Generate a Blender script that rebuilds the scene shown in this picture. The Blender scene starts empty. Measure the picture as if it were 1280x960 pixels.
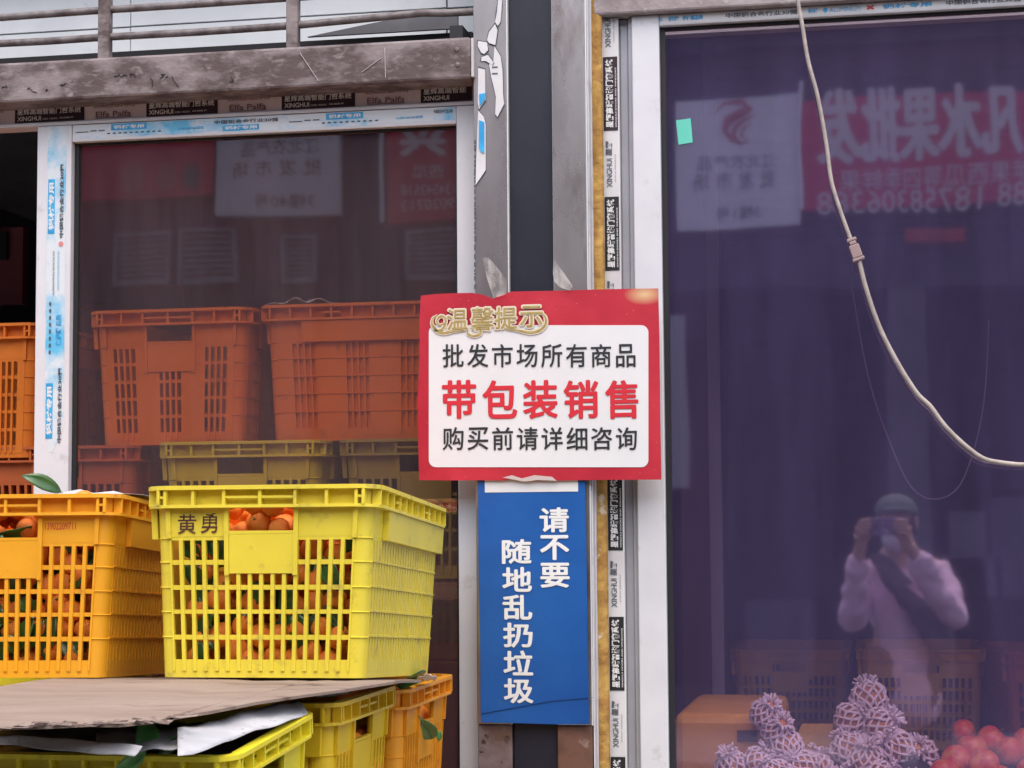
import bpy, math, random
from mathutils import Vector, Matrix
random.seed(7)
scn = bpy.context.scene
COL = scn.collection
R = math.radians
# ------------------------------------------------------------------ camera, sky, sun, exposure
FPX, YAW, PITCH, ROLL = 2403.6, 0.18945, 0.07635, -0.00726
CAM = Vector((0.0, -4.05, 1.5))
_fw = Vector((-math.sin(YAW)*math.cos(PITCH), math.cos(YAW)*math.cos(PITCH), math.sin(PITCH)))
_r0 = Vector((math.cos(YAW), math.sin(YAW), 0)); _u0 = _r0.cross(_fw)
_rt = math.cos(ROLL)*_r0 + math.sin(ROLL)*_u0
_up = -math.sin(ROLL)*_r0 + math.cos(ROLL)*_u0
cd = bpy.data.cameras.new('camera'); cam = bpy.data.objects.new('camera', cd); COL.objects.link(cam)
cd.sensor_width = 36; cd.lens = FPX/1280*36; cd.clip_start = .02; cd.clip_end = 2000
m = Matrix((_rt, _up, -_fw)).transposed().to_4x4(); m.translation = CAM
cam.matrix_world = m
scn.camera = cam
SUN_EL, SUN_AZ = 64, 160          # thick bright cloud: very soft light from high over the street
w = bpy.data.worlds.new('World'); scn.world = w; w.use_nodes = True
nt = w.node_tree
sk = nt.nodes.new('ShaderNodeTexSky'); sk.sky_type = 'NISHITA'; sk.sun_disc = False
sk.sun_elevation = R(SUN_EL); sk.sun_rotation = R(SUN_AZ); sk.air_density = 1.0; sk.dust_density = 4.0; sk.ozone_density = 1.0
bg = nt.nodes['Background']; nt.links.new(sk.outputs[0], bg.inputs[0]); bg.inputs[1].default_value = .15
sl = bpy.data.lights.new('sun', 'SUN'); sl.energy = 1.5; sl.angle = R(120); sl.color = (1, .97, .93)
so = bpy.data.objects.new('sun', sl); COL.objects.link(so)
_d = Vector((math.sin(R(SUN_AZ))*math.cos(R(SUN_EL)), math.cos(R(SUN_AZ))*math.cos(R(SUN_EL)), math.sin(R(SUN_EL))))
so.rotation_euler = _d.to_track_quat('Z', 'Y').to_euler(); so.location = _d*30
vs = scn.view_settings
vs.view_transform = 'Standard'; vs.look = 'None'; vs.gamma = 1; vs.use_curve_mapping = False
vs.exposure = 1.02
scn.render.engine = 'CYCLES'
scn.cycles.use_denoising = True
scn.cycles.max_bounces = 8; scn.cycles.transparent_max_bounces = 12
scn.cycles.sample_clamp_indirect = 4; scn.cycles.caustics_reflective = False; scn.cycles.caustics_refractive = False

# ------------------------------------------------------------------ pixel helpers (1280 x 960 photograph pixels)
def ray(px, py): return _fw + (px-640)/FPX*_rt - (py-480)/FPX*_up
def at(px, py, Y):
    d = ray(px, py); return CAM + d*((Y-CAM.y)/d.y)
def atz(px, py, z):
    d = ray(px, py); return CAM + d*((z-CAM.z)/d.z)
def ax(px, py, Y): return at(px, py, Y).x
def az(px, py, Y): return at(px, py, Y).z

# ------------------------------------------------------------------ materials
MATS = {}
def mat(name, c1, c2=None, scale=6, lo=.4, hi=.6, rough=.5, metal=0, bump=0, bscale=None, stretch=(1,1,1),
        c3=None, s3=20, lo3=.6, hi3=.7, spec=.5, rvar=0, sss=0, coat=0, detail=6):
    """principled material; c2 in cloudy patches over c1, c3 in smaller spots; object coordinates"""
    if name in MATS: return MATS[name]
    M = bpy.data.materials.new(name); M.use_nodes = True; MATS[name] = M
    t = M.node_tree; N = t.nodes; L = t.links; b = N['Principled BSDF']
    b.inputs['Base Color'].default_value = (*c1, 1); b.inputs['Roughness'].default_value = rough
    b.inputs['Metallic'].default_value = metal; b.inputs['Specular IOR Level'].default_value = spec
    if sss:
        b.inputs['Subsurface Weight'].default_value = sss; b.inputs['Subsurface Radius'].default_value = (.01, .005, .002)
        b.inputs['Subsurface Scale'].default_value = .5
    if coat: b.inputs['Coat Weight'].default_value = coat
    tc = N.new('ShaderNodeTexCoord'); mp = N.new('ShaderNodeMapping'); mp.inputs['Scale'].default_value = stretch
    L.new(tc.outputs['Object'], mp.inputs[0])
    def noise(s, d=detail):
        n = N.new('ShaderNodeTexNoise'); n.inputs['Scale'].default_value = s; n.inputs['Detail'].default_value = d
        n.inputs['Roughness'].default_value = .62
        L.new(mp.outputs[0], n.inputs['Vector']); return n
    def ramp(n, a, z):
        r = N.new('ShaderNodeMapRange'); r.inputs[1].default_value = a; r.inputs[2].default_value = z
        L.new(n.outputs[0], r.inputs[0]); return r
    cur = None
    if c2:
        mx = N.new('ShaderNodeMix'); mx.data_type = 'RGBA'
        L.new(ramp(noise(scale), lo, hi).outputs[0], mx.inputs[0])
        mx.inputs[6].default_value = (*c1, 1); mx.inputs[7].default_value = (*c2, 1); cur = mx.outputs[2]
    if c3:
        mx = N.new('ShaderNodeMix'); mx.data_type = 'RGBA'
        L.new(ramp(noise(s3), lo3, hi3).outputs[0], mx.inputs[0])
        if cur: L.new(cur, mx.inputs[6])
        else: mx.inputs[6].default_value = (*c1, 1)
        mx.inputs[7].default_value = (*c3, 1); cur = mx.outputs[2]
    if cur: L.new(cur, b.inputs['Base Color'])
    if rvar:
        r = N.new('ShaderNodeMapRange'); r.inputs[3].default_value = max(0, rough-rvar); r.inputs[4].default_value = rough+rvar
        L.new(noise(scale*1.7).outputs[0], r.inputs[0]); L.new(r.outputs[0], b.inputs['Roughness'])
    if bump:
        bp = N.new('ShaderNodeBump'); bp.inputs['Strength'].default_value = 1; bp.inputs['Distance'].default_value = bump
        L.new(noise(bscale or scale*4).outputs[0], bp.inputs['Height']); L.new(bp.outputs[0], b.inputs['Normal'])
    return M

def glass(name, tint, gtint, ior, dust_col, dust, rough=0.0, smear=.6):
    """window pane: straight-through tinted transmission, mirror reflection and a little dust on the surface"""
    M = bpy.data.materials.new(name); M.use_nodes = True; MATS[name] = M
    t = M.node_tree; N = t.nodes; L = t.links; N.clear()
    out = N.new('ShaderNodeOutputMaterial')
    tr = N.new('ShaderNodeBsdfTransparent'); tr.inputs[0].default_value = (*tint, 1)
    gl = N.new('ShaderNodeBsdfGlossy'); gl.inputs[0].default_value = (*gtint, 1); gl.inputs['Roughness'].default_value = rough
    df = N.new('ShaderNodeBsdfDiffuse'); df.inputs[0].default_value = (*dust_col, 1)
    r0 = ((ior-1)/(ior+1))**2
    lw_ = N.new('ShaderNodeLayerWeight'); lw_.inputs[0].default_value = .5
    pw = N.new('ShaderNodeMath'); pw.operation = 'POWER'; L.new(lw_.outputs['Facing'], pw.inputs[0]); pw.inputs[1].default_value = 5
    fr = N.new('ShaderNodeMath'); fr.operation = 'MULTIPLY_ADD'; L.new(pw.outputs[0], fr.inputs[0]); fr.inputs[1].default_value = 1-r0; fr.inputs[2].default_value = r0
    m1 = N.new('ShaderNodeMixShader'); L.new(fr.outputs[0], m1.inputs[0]); L.new(tr.outputs[0], m1.inputs[1]); L.new(gl.outputs[0], m1.inputs[2])
    tc = N.new('ShaderNodeTexCoord'); mp = N.new('ShaderNodeMapping'); mp.inputs['Scale'].default_value = (1.6, 1, .22); mp.inputs['Rotation'].default_value = (0, .22, 0)
    L.new(tc.outputs['Object'], mp.inputs[0])
    n1 = N.new('ShaderNodeTexNoise'); n1.inputs['Scale'].default_value = 4; n1.inputs['Detail'].default_value = 7; n1.inputs['Roughness'].default_value = .65; n1.inputs['Distortion'].default_value = .3
    L.new(mp.outputs[0], n1.inputs['Vector'])
    r1 = N.new('ShaderNodeMapRange'); r1.inputs[1].default_value = .3; r1.inputs[2].default_value = .75
    r1.inputs[3].default_value = dust*(1-smear); r1.inputs[4].default_value = dust*(1+smear); L.new(n1.outputs[0], r1.inputs[0])
    n2 = N.new('ShaderNodeTexNoise'); n2.inputs['Scale'].default_value = 130; n2.inputs['Detail'].default_value = 2
    L.new(tc.outputs['Object'], n2.inputs['Vector'])
    r2 = N.new('ShaderNodeMapRange'); r2.inputs[1].default_value = .79; r2.inputs[2].default_value = .83; r2.inputs[4].default_value = .5; L.new(n2.outputs[0], r2.inputs[0])
    ad = N.new('ShaderNodeMath'); ad.operation = 'ADD'; ad.use_clamp = True; L.new(r1.outputs[0], ad.inputs[0]); L.new(r2.outputs[0], ad.inputs[1])
    m2 = N.new('ShaderNodeMixShader'); L.new(ad.outputs[0], m2.inputs[0]); L.new(m1.outputs[0], m2.inputs[1]); L.new(df.outputs[0], m2.inputs[2])
    # slight waviness of the pane
    n3 = N.new('ShaderNodeTexNoise'); n3.inputs['Scale'].default_value = 2.2; n3.inputs['Detail'].default_value = 1
    L.new(tc.outputs['Object'], n3.inputs['Vector'])
    bp = N.new('ShaderNodeBump'); bp.inputs['Distance'].default_value = .0009; L.new(n3.outputs[0], bp.inputs['Height']); L.new(bp.outputs[0], gl.inputs['Normal'])
    L.new(m2.outputs[0], out.inputs[0])
    return M

def clear_film(name, fac=.35):
    M = bpy.data.materials.new(name); M.use_nodes = True; MATS[name] = M
    t = M.node_tree; N = t.nodes; L = t.links; b = N['Principled BSDF']
    b.inputs['Base Color'].default_value = (.75, .72, .68, 1); b.inputs['Roughness'].default_value = .15
    tc = N.new('ShaderNodeTexCoord'); n = N.new('ShaderNodeTexNoise'); n.inputs['Scale'].default_value = 45; n.inputs['Detail'].default_value = 4
    mp = N.new('ShaderNodeMapping'); mp.inputs['Scale'].default_value = (1, 1, .3); L.new(tc.outputs['Object'], mp.inputs[0]); L.new(mp.outputs[0], n.inputs['Vector'])
    r = N.new('ShaderNodeMapRange'); r.inputs[1].default_value = .4; r.inputs[2].default_value = .7; r.inputs[3].default_value = .12; r.inputs[4].default_value = fac*2
    L.new(n.outputs[0], r.inputs[0]); L.new(r.outputs[0], b.inputs['Alpha'])
    bp = N.new('ShaderNodeBump'); bp.inputs['Distance'].default_value = .004; L.new(n.outputs[0], bp.inputs['Height']); L.new(bp.outputs[0], b.inputs['Normal'])
    return M

# ------------------------------------------------------------------ mesh builder
class MB:
    def __init__(s): s.v = []; s.f = []; s.m = []; s.sm = []
    def add(s, vs_, fs, mi=0, smooth=False):
        o = len(s.v); s.v += [tuple(p) for p in vs_]
        for f in fs: s.f.append([i+o for i in f]); s.m.append(mi); s.sm.append(smooth)
    def box(s, x0, x1, y0, y1, z0, z1, mi=0, fn=None):
        p = [(x, y, z) for z in (z0, z1) for y in (y0, y1) for x in (x0, x1)]
        if fn: p = [fn(*q) for q in p]
        s.add(p, [(0,2,3,1), (4,5,7,6), (0,1,5,4), (2,6,7,3), (0,4,6,2), (1,3,7,5)], mi)
    def bar(s, a, b, w_, h_, mi=0, up=Vector((0,0,1))):
        a = Vector(a); b = Vector(b); d = (b-a).normalized(); sd = d.cross(up)
        if sd.length < 1e-4: sd = d.cross(Vector((0,1,0)))
        sd.normalize(); u = sd.cross(d)
        p = [q + sd*i*w_/2 + u*j*h_/2 for q in (a, b) for j in (-1, 1) for i in (-1, 1)]
        s.add(p, [(0,2,3,1), (4,5,7,6), (0,1,5,4), (2,6,7,3), (0,4,6,2), (1,3,7,5)], mi)
    def tube(s, pts, r, n=8, mi=0, cap=True):
        pts = [Vector(p) for p in pts]; k = len(pts); rs = r if isinstance(r, (list, tuple)) else [r]*k
        vs_ = []; nrm = None
        for i, p in enumerate(pts):
            d = (pts[min(i+1, k-1)] - pts[max(i-1, 0)]).normalized()
            if nrm is None:
                nrm = d.orthogonal().normalized()
            nrm = (nrm - d*nrm.dot(d)).normalized(); bn = d.cross(nrm)
            for j in range(n):
                a = 2*math.pi*j/n; vs_.append(p + (nrm*math.cos(a) + bn*math.sin(a))*rs[i])
        fs = [(i*n+j, i*n+(j+1) % n, (i+1)*n+(j+1) % n, (i+1)*n+j) for i in range(k-1) for j in range(n)]
        s.add(vs_, fs, mi, True)
        if cap:
            s.add(vs_[:n], [tuple(range(n))[::-1]], mi); s.add(vs_[-n:], [tuple(range(n))], mi)
    def prism(s, poly, O, r, u, n, t, mi=0):
        """2-D polygon (metres) in the plane O,r,u; extruded by t along n (towards the back)"""
        k = len(poly); f = [O + r*a + u*b for a, b in poly]; b_ = [p + n*t for p in f]
        s.add(f+b_, [tuple(range(k)), tuple(range(2*k-1, k-1, -1))] + [(i, i+k, (i+1) % k+k, (i+1) % k) for i in range(k)], mi)
    def sphere(s, c, rx, ry, rz, nu=14, nv=9, mi=0, fn=None):
        vs_ = []
        for i in range(nv+1):
            t = math.pi*i/nv
            for j in range(nu):
                a = 2*math.pi*j/nu
                q = Vector((math.sin(t)*math.cos(a), math.sin(t)*math.sin(a), math.cos(t)))
                if fn: q = fn(q)
                vs_.append((c[0]+q.x*rx, c[1]+q.y*ry, c[2]+q.z*rz))
        s.add(vs_, [(i*nu+j, (i+1)*nu+j, (i+1)*nu+(j+1) % nu, i*nu+(j+1) % nu) for i in range(nv) for j in range(nu)], mi, True)
    def grid(s, fn, nu, nv, mi=0, smooth=True):
        vs_ = [fn(i/nu, j/nv) for j in range(nv+1) for i in range(nu+1)]
        s.add(vs_, [(j*(nu+1)+i, j*(nu+1)+i+1, (j+1)*(nu+1)+i+1, (j+1)*(nu+1)+i) for j in range(nv) for i in range(nu)], mi, smooth)
    def text(s, body, p0, r, u, w_, h_, mi=0, bold=0.0):
        V, F = glyphs(body, bold)
        if not V: return
        x0 = min(a for a, b in V); x1 = max(a for a, b in V); y0 = min(b for a, b in V); y1 = max(b for a, b in V)
        kx = w_/(x1-x0); ky = h_/(y1-y0) if h_ else kx
        s.add([p0 + r*((a-x0)*kx) + u*((b-y0)*ky) for a, b in V], F, mi)
    def bold(s, body, p0, r, u, w_, h_, mi, e):
        n = r.cross(u)*-.00006; k = 0          # overlapping impressions thicken the strokes
        for dx, dy in ((0,0),(-1,0),(1,0),(0,-.8),(0,.8),(-.7,-.55),(.7,-.55),(-.7,.55),(.7,.55)):
            s.text(body, p0 + r*(e*(1+dx)) + u*(e*(.8+dy)) - n*k, r, u, w_-2*e, h_-1.6*e, mi, 0.0); k += 1
    def mesh(s, name, mats):
        me = bpy.data.meshes.new(name); me.from_pydata(s.v, [], s.f)
        for m_ in (mats if isinstance(mats, (list, tuple)) else [mats]): me.materials.append(m_)
        me.polygons.foreach_set('material_index', s.m); me.polygons.foreach_set('use_smooth', s.sm); me.update(); return me
    def build(s, name, mats, parent=None, solid=0, bevel=0):
        o = bpy.data.objects.new(name, s.mesh(name, mats)); COL.objects.link(o)
        if parent: o.parent = parent
        if solid:
            md = o.modifiers.new('solid', 'SOLIDIFY'); md.thickness = solid; md.offset = 0
        if bevel:
            md = o.modifiers.new('bevel', 'BEVEL'); md.width = bevel; md.segments = 2; md.limit_method = 'ANGLE'; md.angle_limit = R(40)
        return o

_gl = {}
def glyphs(body, bold=0.0):
    k = (body, bold)
    if k in _gl: return _gl[k]
    c = bpy.data.curves.new('glyph', 'FONT'); c.body = body; c.resolution_u = 3; c.offset = bold
    o = bpy.data.objects.new('glyph', c); COL.objects.link(o)
    me = bpy.data.meshes.new_from_object(o.evaluated_get(bpy.context.evaluated_depsgraph_get()))
    _gl[k] = ([(v.co.x, v.co.y) for v in me.vertices], [tuple(p.vertices) for p in me.polygons])
    bpy.data.objects.remove(o); bpy.data.curves.remove(c); bpy.data.meshes.remove(me)
    return _gl[k]

def tag(o, label=None, cat=None, group=None, kind=None):
    if label: o['label'] = label
    if cat: o['category'] = cat
    if group: o['group'] = group
    if kind: o['kind'] = kind
    return o
def empty(name, loc=(0,0,0), label=None, cat=None, group=None, rz=0):
    o = bpy.data.objects.new(name, None); COL.objects.link(o); o.location = loc; o.rotation_euler = (0,0,rz); o.empty_display_size = .05
    return tag(o, label, cat, group)
def copy_tree(o, parent=None):
    c = o.copy(); COL.objects.link(c); c.parent = parent
    for ch in list(o.children): copy_tree(ch, c)
    return c
X, Yv, Zv = Vector((1,0,0)), Vector((0,1,0)), Vector((0,0,1))
def ptext(mb, body, x0, y0, x1, y1, Y, mi=0, bold=0.0, heavy=0):
    """text filling the pixel box x0,y0 - x1,y1 on the plane y = Y"""
    ym = (y0+y1)/2; xm = (x0+x1)/2
    a = ax(x0, ym, Y); b = ax(x1, ym, Y); z0 = az(xm, y1, Y); z1 = az(xm, y0, Y)
    if heavy: mb.bold(body, Vector((a, Y, z0)), X, Zv, b-a, z1-z0, mi, heavy)
    else: mb.text(body, Vector((a, Y, z0)), X, Zv, b-a, z1-z0, mi, bold)
def prect(mb, x0, y0, x1, y1, Y, depth, mi=0):
    ym = (y0+y1)/2; xm = (x0+x1)/2
    mb.box(ax(x0, ym, Y), ax(x1, ym, Y), Y, Y+depth, az(xm, y1, Y), az(xm, y0, Y), mi)

# ------------------------------------------------------------------ palette
white_alu = mat('white_aluminium', (.70,.70,.735), (.60,.60,.64), 3, .45, .7, rough=.32, c3=(.44,.42,.42), s3=14, lo3=.60, hi3=.78)
grey_alu = mat('grey_aluminium', (.48,.48,.52), (.40,.40,.44), 4, rough=.35, metal=.3)
black_rub = mat('black_gasket', (.012,.012,.015), rough=.6)
ink_black = mat('black_ink', (.012,.012,.014), rough=.55)
ink_white = mat('white_ink', (.78,.78,.78), rough=.55)
grime = mat('grimy_painted_steel', (.25,.205,.205), (.095,.066,.064), 15, .41, .57, rough=.75, bump=.003, bscale=45, c3=(.30,.26,.255), s3=55, lo3=.54, hi3=.72, stretch=(.55,1,1), detail=10)
rail_m = mat('weathered_pipe', (.20,.175,.175), (.095,.075,.075), 22, .42, .62, rough=.6, metal=.2, bump=.001, c3=(.10,.06,.045), s3=40, lo3=.62, hi3=.7)
siding_m = mat('white_siding', (.70,.725,.74), (.60,.63,.65), 2.5, rough=.55, c3=(.42,.42,.42), s3=9, lo3=.66, hi3=.8)
steel = mat('stained_stainless_steel', (.50,.465,.46), (.36,.325,.33), 4, .38, .66, rough=.30, metal=.8, stretch=(1,1,.35), c3=(.22,.16,.135), s3=11, lo3=.54, hi3=.74, rvar=.16, detail=9)
steel_b = mat('bright_steel_edge', (.80,.79,.78), rough=.3, metal=.3)
navy = mat('dark_blue_painted_strip', (.010,.011,.022), (.017,.018,.032), 5, rough=.4, c3=(.12,.12,.15), s3=60, lo3=.73, hi3=.78, rvar=.12, stretch=(1,1,.5))
rust = mat('rusty_column_base', (.20,.155,.16), (.11,.06,.045), 9, rough=.7, c3=(.03,.02,.02), s3=45, lo3=.6, hi3=.66)
rust2 = mat('brown_rust', (.16,.075,.05), (.08,.04,.03), 12, rough=.75, c3=(.25,.17,.15), s3=30, lo3=.62, hi3=.7)
foam_m = mat('yellow_foam_sealant', (.50,.30,.075), (.34,.17,.04), 30, rough=.8, bump=.004, bscale=60, c3=(.62,.52,.38), s3=22, lo3=.62, hi3=.68)
tape_w = mat('white_film_tape', (.70,.69,.70), (.62,.60,.61), 5, rough=.4)
tape_p = mat('pinkish_film_tape', (.74,.66,.68), (.64,.56,.58), 6, rough=.45)
tape_k = mat('dark_maroon_print', (.028,.010,.018), rough=.45)
film_w = mat('white_protective_film', (.68,.73,.77), (.13,.50,.76), 8, .46, .62, rough=.35, stretch=(1,1,1))
film_b = mat('blue_print', (.03,.30,.62), (.05,.42,.74), 20, rough=.4)
film_g = mat('grey_print', (.09,.10,.12), rough=.5)
red_print = mat('red_print', (.50,.02,.03), rough=.5)

# ------------------------------------------------------------------ the setting: street
def slab(name, x0, x1, y0, y1, z, t, mm):
    b = MB(); b.box(x0, x1, y0, y1, z-t, z); o = b.build(name, mm); tag(o, kind='structure'); return o
asphalt = mat('asphalt', (.055,.054,.053), (.075,.072,.07), 1.2, rough=.85, bump=.004, bscale=60)
concrete = mat('paving_concrete', (.32,.31,.30), (.26,.25,.24), 1.5, rough=.85, bump=.003, bscale=30)
slab('ground', -400, 400, -400, 400, -.02, .3, mat('yard_concrete', (.24,.23,.22), (.20,.19,.18), .8, rough=.9))
slab('road', -60, 60, -8.6, -2.2, -.012, .004, asphalt)
slab('pavement', -14, 14, -2.2, 6.2, .0, .02, concrete)
slab('pavement', -14, 14, -16, -8.6, .0, .02, concrete)
# ------------------------------------------------------------------ the shop building
XL, XR = -3.6, 2.6
shop = empty('market_shop', (0, 0, 0), 'market shop behind the two windows, white siding above and dark rooms inside', 'building')
inner = mat('inner_wall', (.24,.21,.27), (.18,.16,.21), 2, rough=.8)
part_x = ax(668, 480, .15)
def pbox(name, x0, x1, y0, y1, z0, z1, mm, parent=shop, bevel=0):
    b = MB(); b.box(x0, x1, y0, y1, z0, z1); return b.build(name, mm, parent, bevel=bevel)
ceil_z = 2.56
pbox('back_wall', XL, XR, 5.0, 5.2, 0, 4.0, inner)
pbox('side_wall', XL-.2, XL, .05, 5.2, 0, 4.0, inner)
pbox('side_wall', XR, XR+.2, .05, 5.2, 0, 4.0, inner)
pbox('partition_wall', part_x-.05, part_x+.05, .32, 4.998, 0, 2.85, inner)
pbox('ceiling', XL, XR, .07, 4.995, 2.86, 2.98, mat('ceiling_board', (.35,.33,.34), (.28,.27,.28), 3, rough=.8))
pbox('roof', XL-.3, XR+.3, .20, 5.3, 4.002, 4.14, mat('roof_sheet', (.2,.2,.21), rough=.6))
# white siding boards above the beam, each a panel
zs0 = az(300, 60, .16)
sz = [zs0-.03, zs0+.062, zs0+.30, zs0+.55, zs0+.80, 4.0]
xb = [XL-.2, ax(-210, 30, .16), ax(166, 30, .16), ax(560, 30, .16), ax(1000, 30, .16), XR+.2]
for i in range(len(sz)-1):
    for j in range(len(xb)-1):
        b = MB(); t = .002*((i*3+j) % 3)
        b.box(xb[j]+.0015, xb[j+1]-.0015, .15-t, .185-t, sz[i]+.002, sz[i+1]-.002); b.build('siding_board', siding_m, shop)
_zg = az(300, 56, .10)
pbox('shadow_gap', XL, ax(590, 50, .10), .10, .12, _zg-.09, _zg, mat('black_gap_shade', (.010,.010,.012), rough=.8))  # black strip painted in as the shade of the gap above the beam
# ------------------------------------------------------------------ overhead beams
bx1 = ax(588, 75, -.075)
bz0, bz1 = az(300, 113, -.075), az(300, 62, -.075)
bm = empty('overhead_beam', ((XL+bx1)/2, -.075, bz0), 'grimy pinkish grey steel beam above the left window with scratched paint', 'beam')
def lp(o, parent): o.parent = parent; o.matrix_parent_inverse = Matrix.Translation(-Vector(parent.location)); return o
b = MB(); b.box(XL, bx1, -.075, .05, bz0, bz1); lp(b.build('beam_box', grime, None, bevel=.006), bm)
b = MB(); b.box(bx1+.001, bx1+.006, -.071, .045, bz0+.005, bz1-.002); lp(b.build('end_plate', mat('pale_steel', (.55,.52,.52), rough=.5), None), bm)
for px, py in ((571, 62), (572, 81)):
    p = at(px, py, -.075); b = MB(); b.sphere(p, .006, .003, .006, 8, 6); lp(b.build('bolt', rust, None), bm)
# scratches: shallow raised weld lines
sc_m = mat('scratched_paint', (.50,.46,.46), rough=.7)
for a_, c_ in (((375, 66), (398, 101)), ((453, 90), (476, 73)), ((481, 60), (482, 97))):
    b = MB(); b.bar(at(*a_, -.0755), at(*c_, -.0755), .003, .001); lp(b.build('scratch', sc_m, None), bm)
b = MB()
def scr(x, y, s):
    return at(x, y, -.0758)
rr = random.Random(3)
for cx, cy in ((60,112),(82,104),(143,95),(152,94),(164,96),(188,97),(200,98),(207,97),(215,95),(34,112),(2,110),(288,95)):
    x, y = cx, cy
    for k in range(3):
        nx, ny = x+rr.uniform(-5,6), y+rr.uniform(-4,5)
        b.bar(scr(x,y,0), scr(nx,ny,0), .0022, .0008); x, y = nx, ny
lp(b.build('scrawled_mark', ink_black, None), bm)
# beam above the right window
bxa = ax(741, 8, -.02); rz0 = az(900, 10, -.02)
o = pbox('overhead_beam', bxa, XR, -.02, .05, rz0, rz0+.10, mat('grimy_concrete', (.36,.31,.31), (.22,.18,.185), 9, .4, .62, rough=.8, bump=.003, bscale=50, c3=(.52,.49,.48), s3=30, lo3=.58, hi3=.68), None, .005)
tag(o, 'stained grey beam over the large right hand window', 'beam')
# ------------------------------------------------------------------ pipe railing above the left beam
rl = empty('pipe_railing', (ax(130, 70, -.04), -.04, bz1), 'weathered grey pipe railing standing on the left beam', 'railing')
def rail(pts, r):
    b = MB(); b.tube([at(x, y, -.04) for x, y in pts], r, 10); return lp(b.build('rail', rail_m, None), rl)
rail([(-420, 47), (-200, 34), (0, 22), (131, 12.5), (250, 5), (366, -3), (594, -20), (594.5, -20)], .0085)
rail([(-420, 82), (-200, 67), (0, 54.5), (60, 51.5), (131, 46.5), (250, 40), (366, 32), (450, 24), (530, 16), (555, 16.5), (594, 14.5)], .0085)
for px in (-105, 131.5, 366.5):
    p = at(px, 40, -.042); b = MB()
    b.box(p.x-.0135, p.x+.0135, -.055, -.028, bz1-.001, bz1+.36); lp(b.build('post', grime, None, bevel=.004), rl)
p = at(545, 50, -.02)
o = MB(); o.box(ax(567,36,-.02), ax(583,36,-.02), -.06, .02, bz1+.001, bz1+.03)
tag(o.build('black_clip', black_rub), 'small black rubber clip on the beam beside the steel column', 'clip')
b = MB(); b.prism([(0,0), (.35,0), (.35,.036), (.20,.030)], Vector((ax(384,45,.08), .08, az(384,46,.08))), X, Zv, Yv, .01)
tag(b.build('grey_flashing', mat('grey_sheet', (.16,.16,.17), (.11,.11,.12), 6, rough=.6)), 'dark grey wedge of sheet metal behind the bent pipe', 'flashing')

# ------------------------------------------------------------------ steel column
CY = -.06
c0, c1, c2, c3 = ax(594, 480, CY), ax(637.5, 480, CY), ax(692, 480, CY), ax(737, 480, CY)
cl = empty('steel_column', ((c0+c3)/2, 0, 0), 'stained stainless steel column with a dark blue centre strip between the windows', 'column')
zt = 3.3; zb_ = az(668, 906, CY)
def cb(name, x0, x1, y0, y1, z0, z1, mm, bev=.002):
    b = MB(); b.box(x0, x1, y0, y1, z0, z1); return lp(b.build(name, mm, None, bevel=bev), cl)
cb('steel_trim', c0, c1-.003, CY, .12, zb_, zt, steel)
cb('steel_trim', c2+.001, c3-.003, CY, .12, zb_, zt, steel)
cb('bright_edge', c1-.0028, c1, CY-.001, .11, zb_, zt, steel_b, .0005)
cb('bright_edge', c3-.0028, c3, CY-.001, .11, zb_, zt, steel_b, .0005)
cb('dark_strip', c1+.0005, c2+.0005, CY+.012, .12, 0, zt, navy)
cb('rusted_base', c0+.001, c1-.002, CY+.002, .12, 0, zb_-.001, rust)
cb('rusted_base', c2+.001, c3-.002, CY+.002, .12, 0, zb_-.001, rust2)
cb('column_core', c0+.01, c3-.01, .125, .30, 0, zt, inner)
# torn protective film on the left trim: pale shreds with dirty edges
def shred(poly, k=(560,0,4), lift=.004, mi=None, edge=True):
    P = [(k[0]+x/k[2], k[1]+y/k[2]) for x, y in poly]
    cx = sum(p[0] for p in P)/len(P); cy = sum(p[1] for p in P)/len(P)
    if edge:
        b = MB(); pts = []
        for i, (x, y) in enumerate(P):
            a = rr.uniform(1.1, 2.6); d = math.hypot(x-cx, y-cy) or 1
            q = at(x+(x-cx)/d*a*.9, y+(y-cy)/d*a, CY-.0015); pts.append((q.x, q.z))
        b.prism(pts, Vector((0, CY-.0015, 0)), X, Zv, Yv, .0012); lp(b.build('adhesive_edge', film_g, None), cl)
    b = MB(); pts = [(at(x, y, CY-lift).x, at(x, y, CY-lift).z) for x, y in P]
    b.prism(pts, Vector((0, CY-lift, 0)), X, Zv, Yv, lift-.002); return lp(b.build('torn_film', mi or tape_w, None), cl)
shred([(250,0),(270,0),(268,40),(262,110),(248,130),(235,110),(245,60)])
shred([(205,160),(235,120),(247,150),(240,200),(236,225),(205,215),(195,200)])
shred([(150,205),(195,212),(200,250),(180,270),(165,262),(148,230)])
shred([(168,285),(200,275),(232,318),(225,330),(190,305),(165,305)])
shred([(232,230),(262,280),(272,350),(275,470),(280,520),(247,585),(236,570),(240,490),(232,450),(215,380),(205,320),(225,325)])
shred([(150,340),(185,348),(187,500),(155,545),(148,520)])
shred([(150,552),(178,582),(188,620),(188,850),(138,925),(141,800)])
shred([(155,600),(181,610),(181,765),(166,760),(154,740)], lift=.006, mi=film_b, edge=False)
shred([(155,470),(185,465),(184,498),(158,530)], lift=.006, mi=film_b, edge=False)
for z_ in (84, 92):
    b = MB(); prect(b, 615, z_-1, 622, z_+1, CY-.0045, .0004); lp(b.build('print_mark', film_g, None), cl)
# ragged dirt line down the column's left edge
b = MB(); y = 175
while y < 360:
    h = rr.uniform(2, 7); prect(b, 592.6, y, 592.6+rr.uniform(1, 2.6), y+h, CY-.0012, .001); y += h+rr.uniform(0, 5)
lp(b.build('dirt_line', film_g, None), cl)

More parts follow.
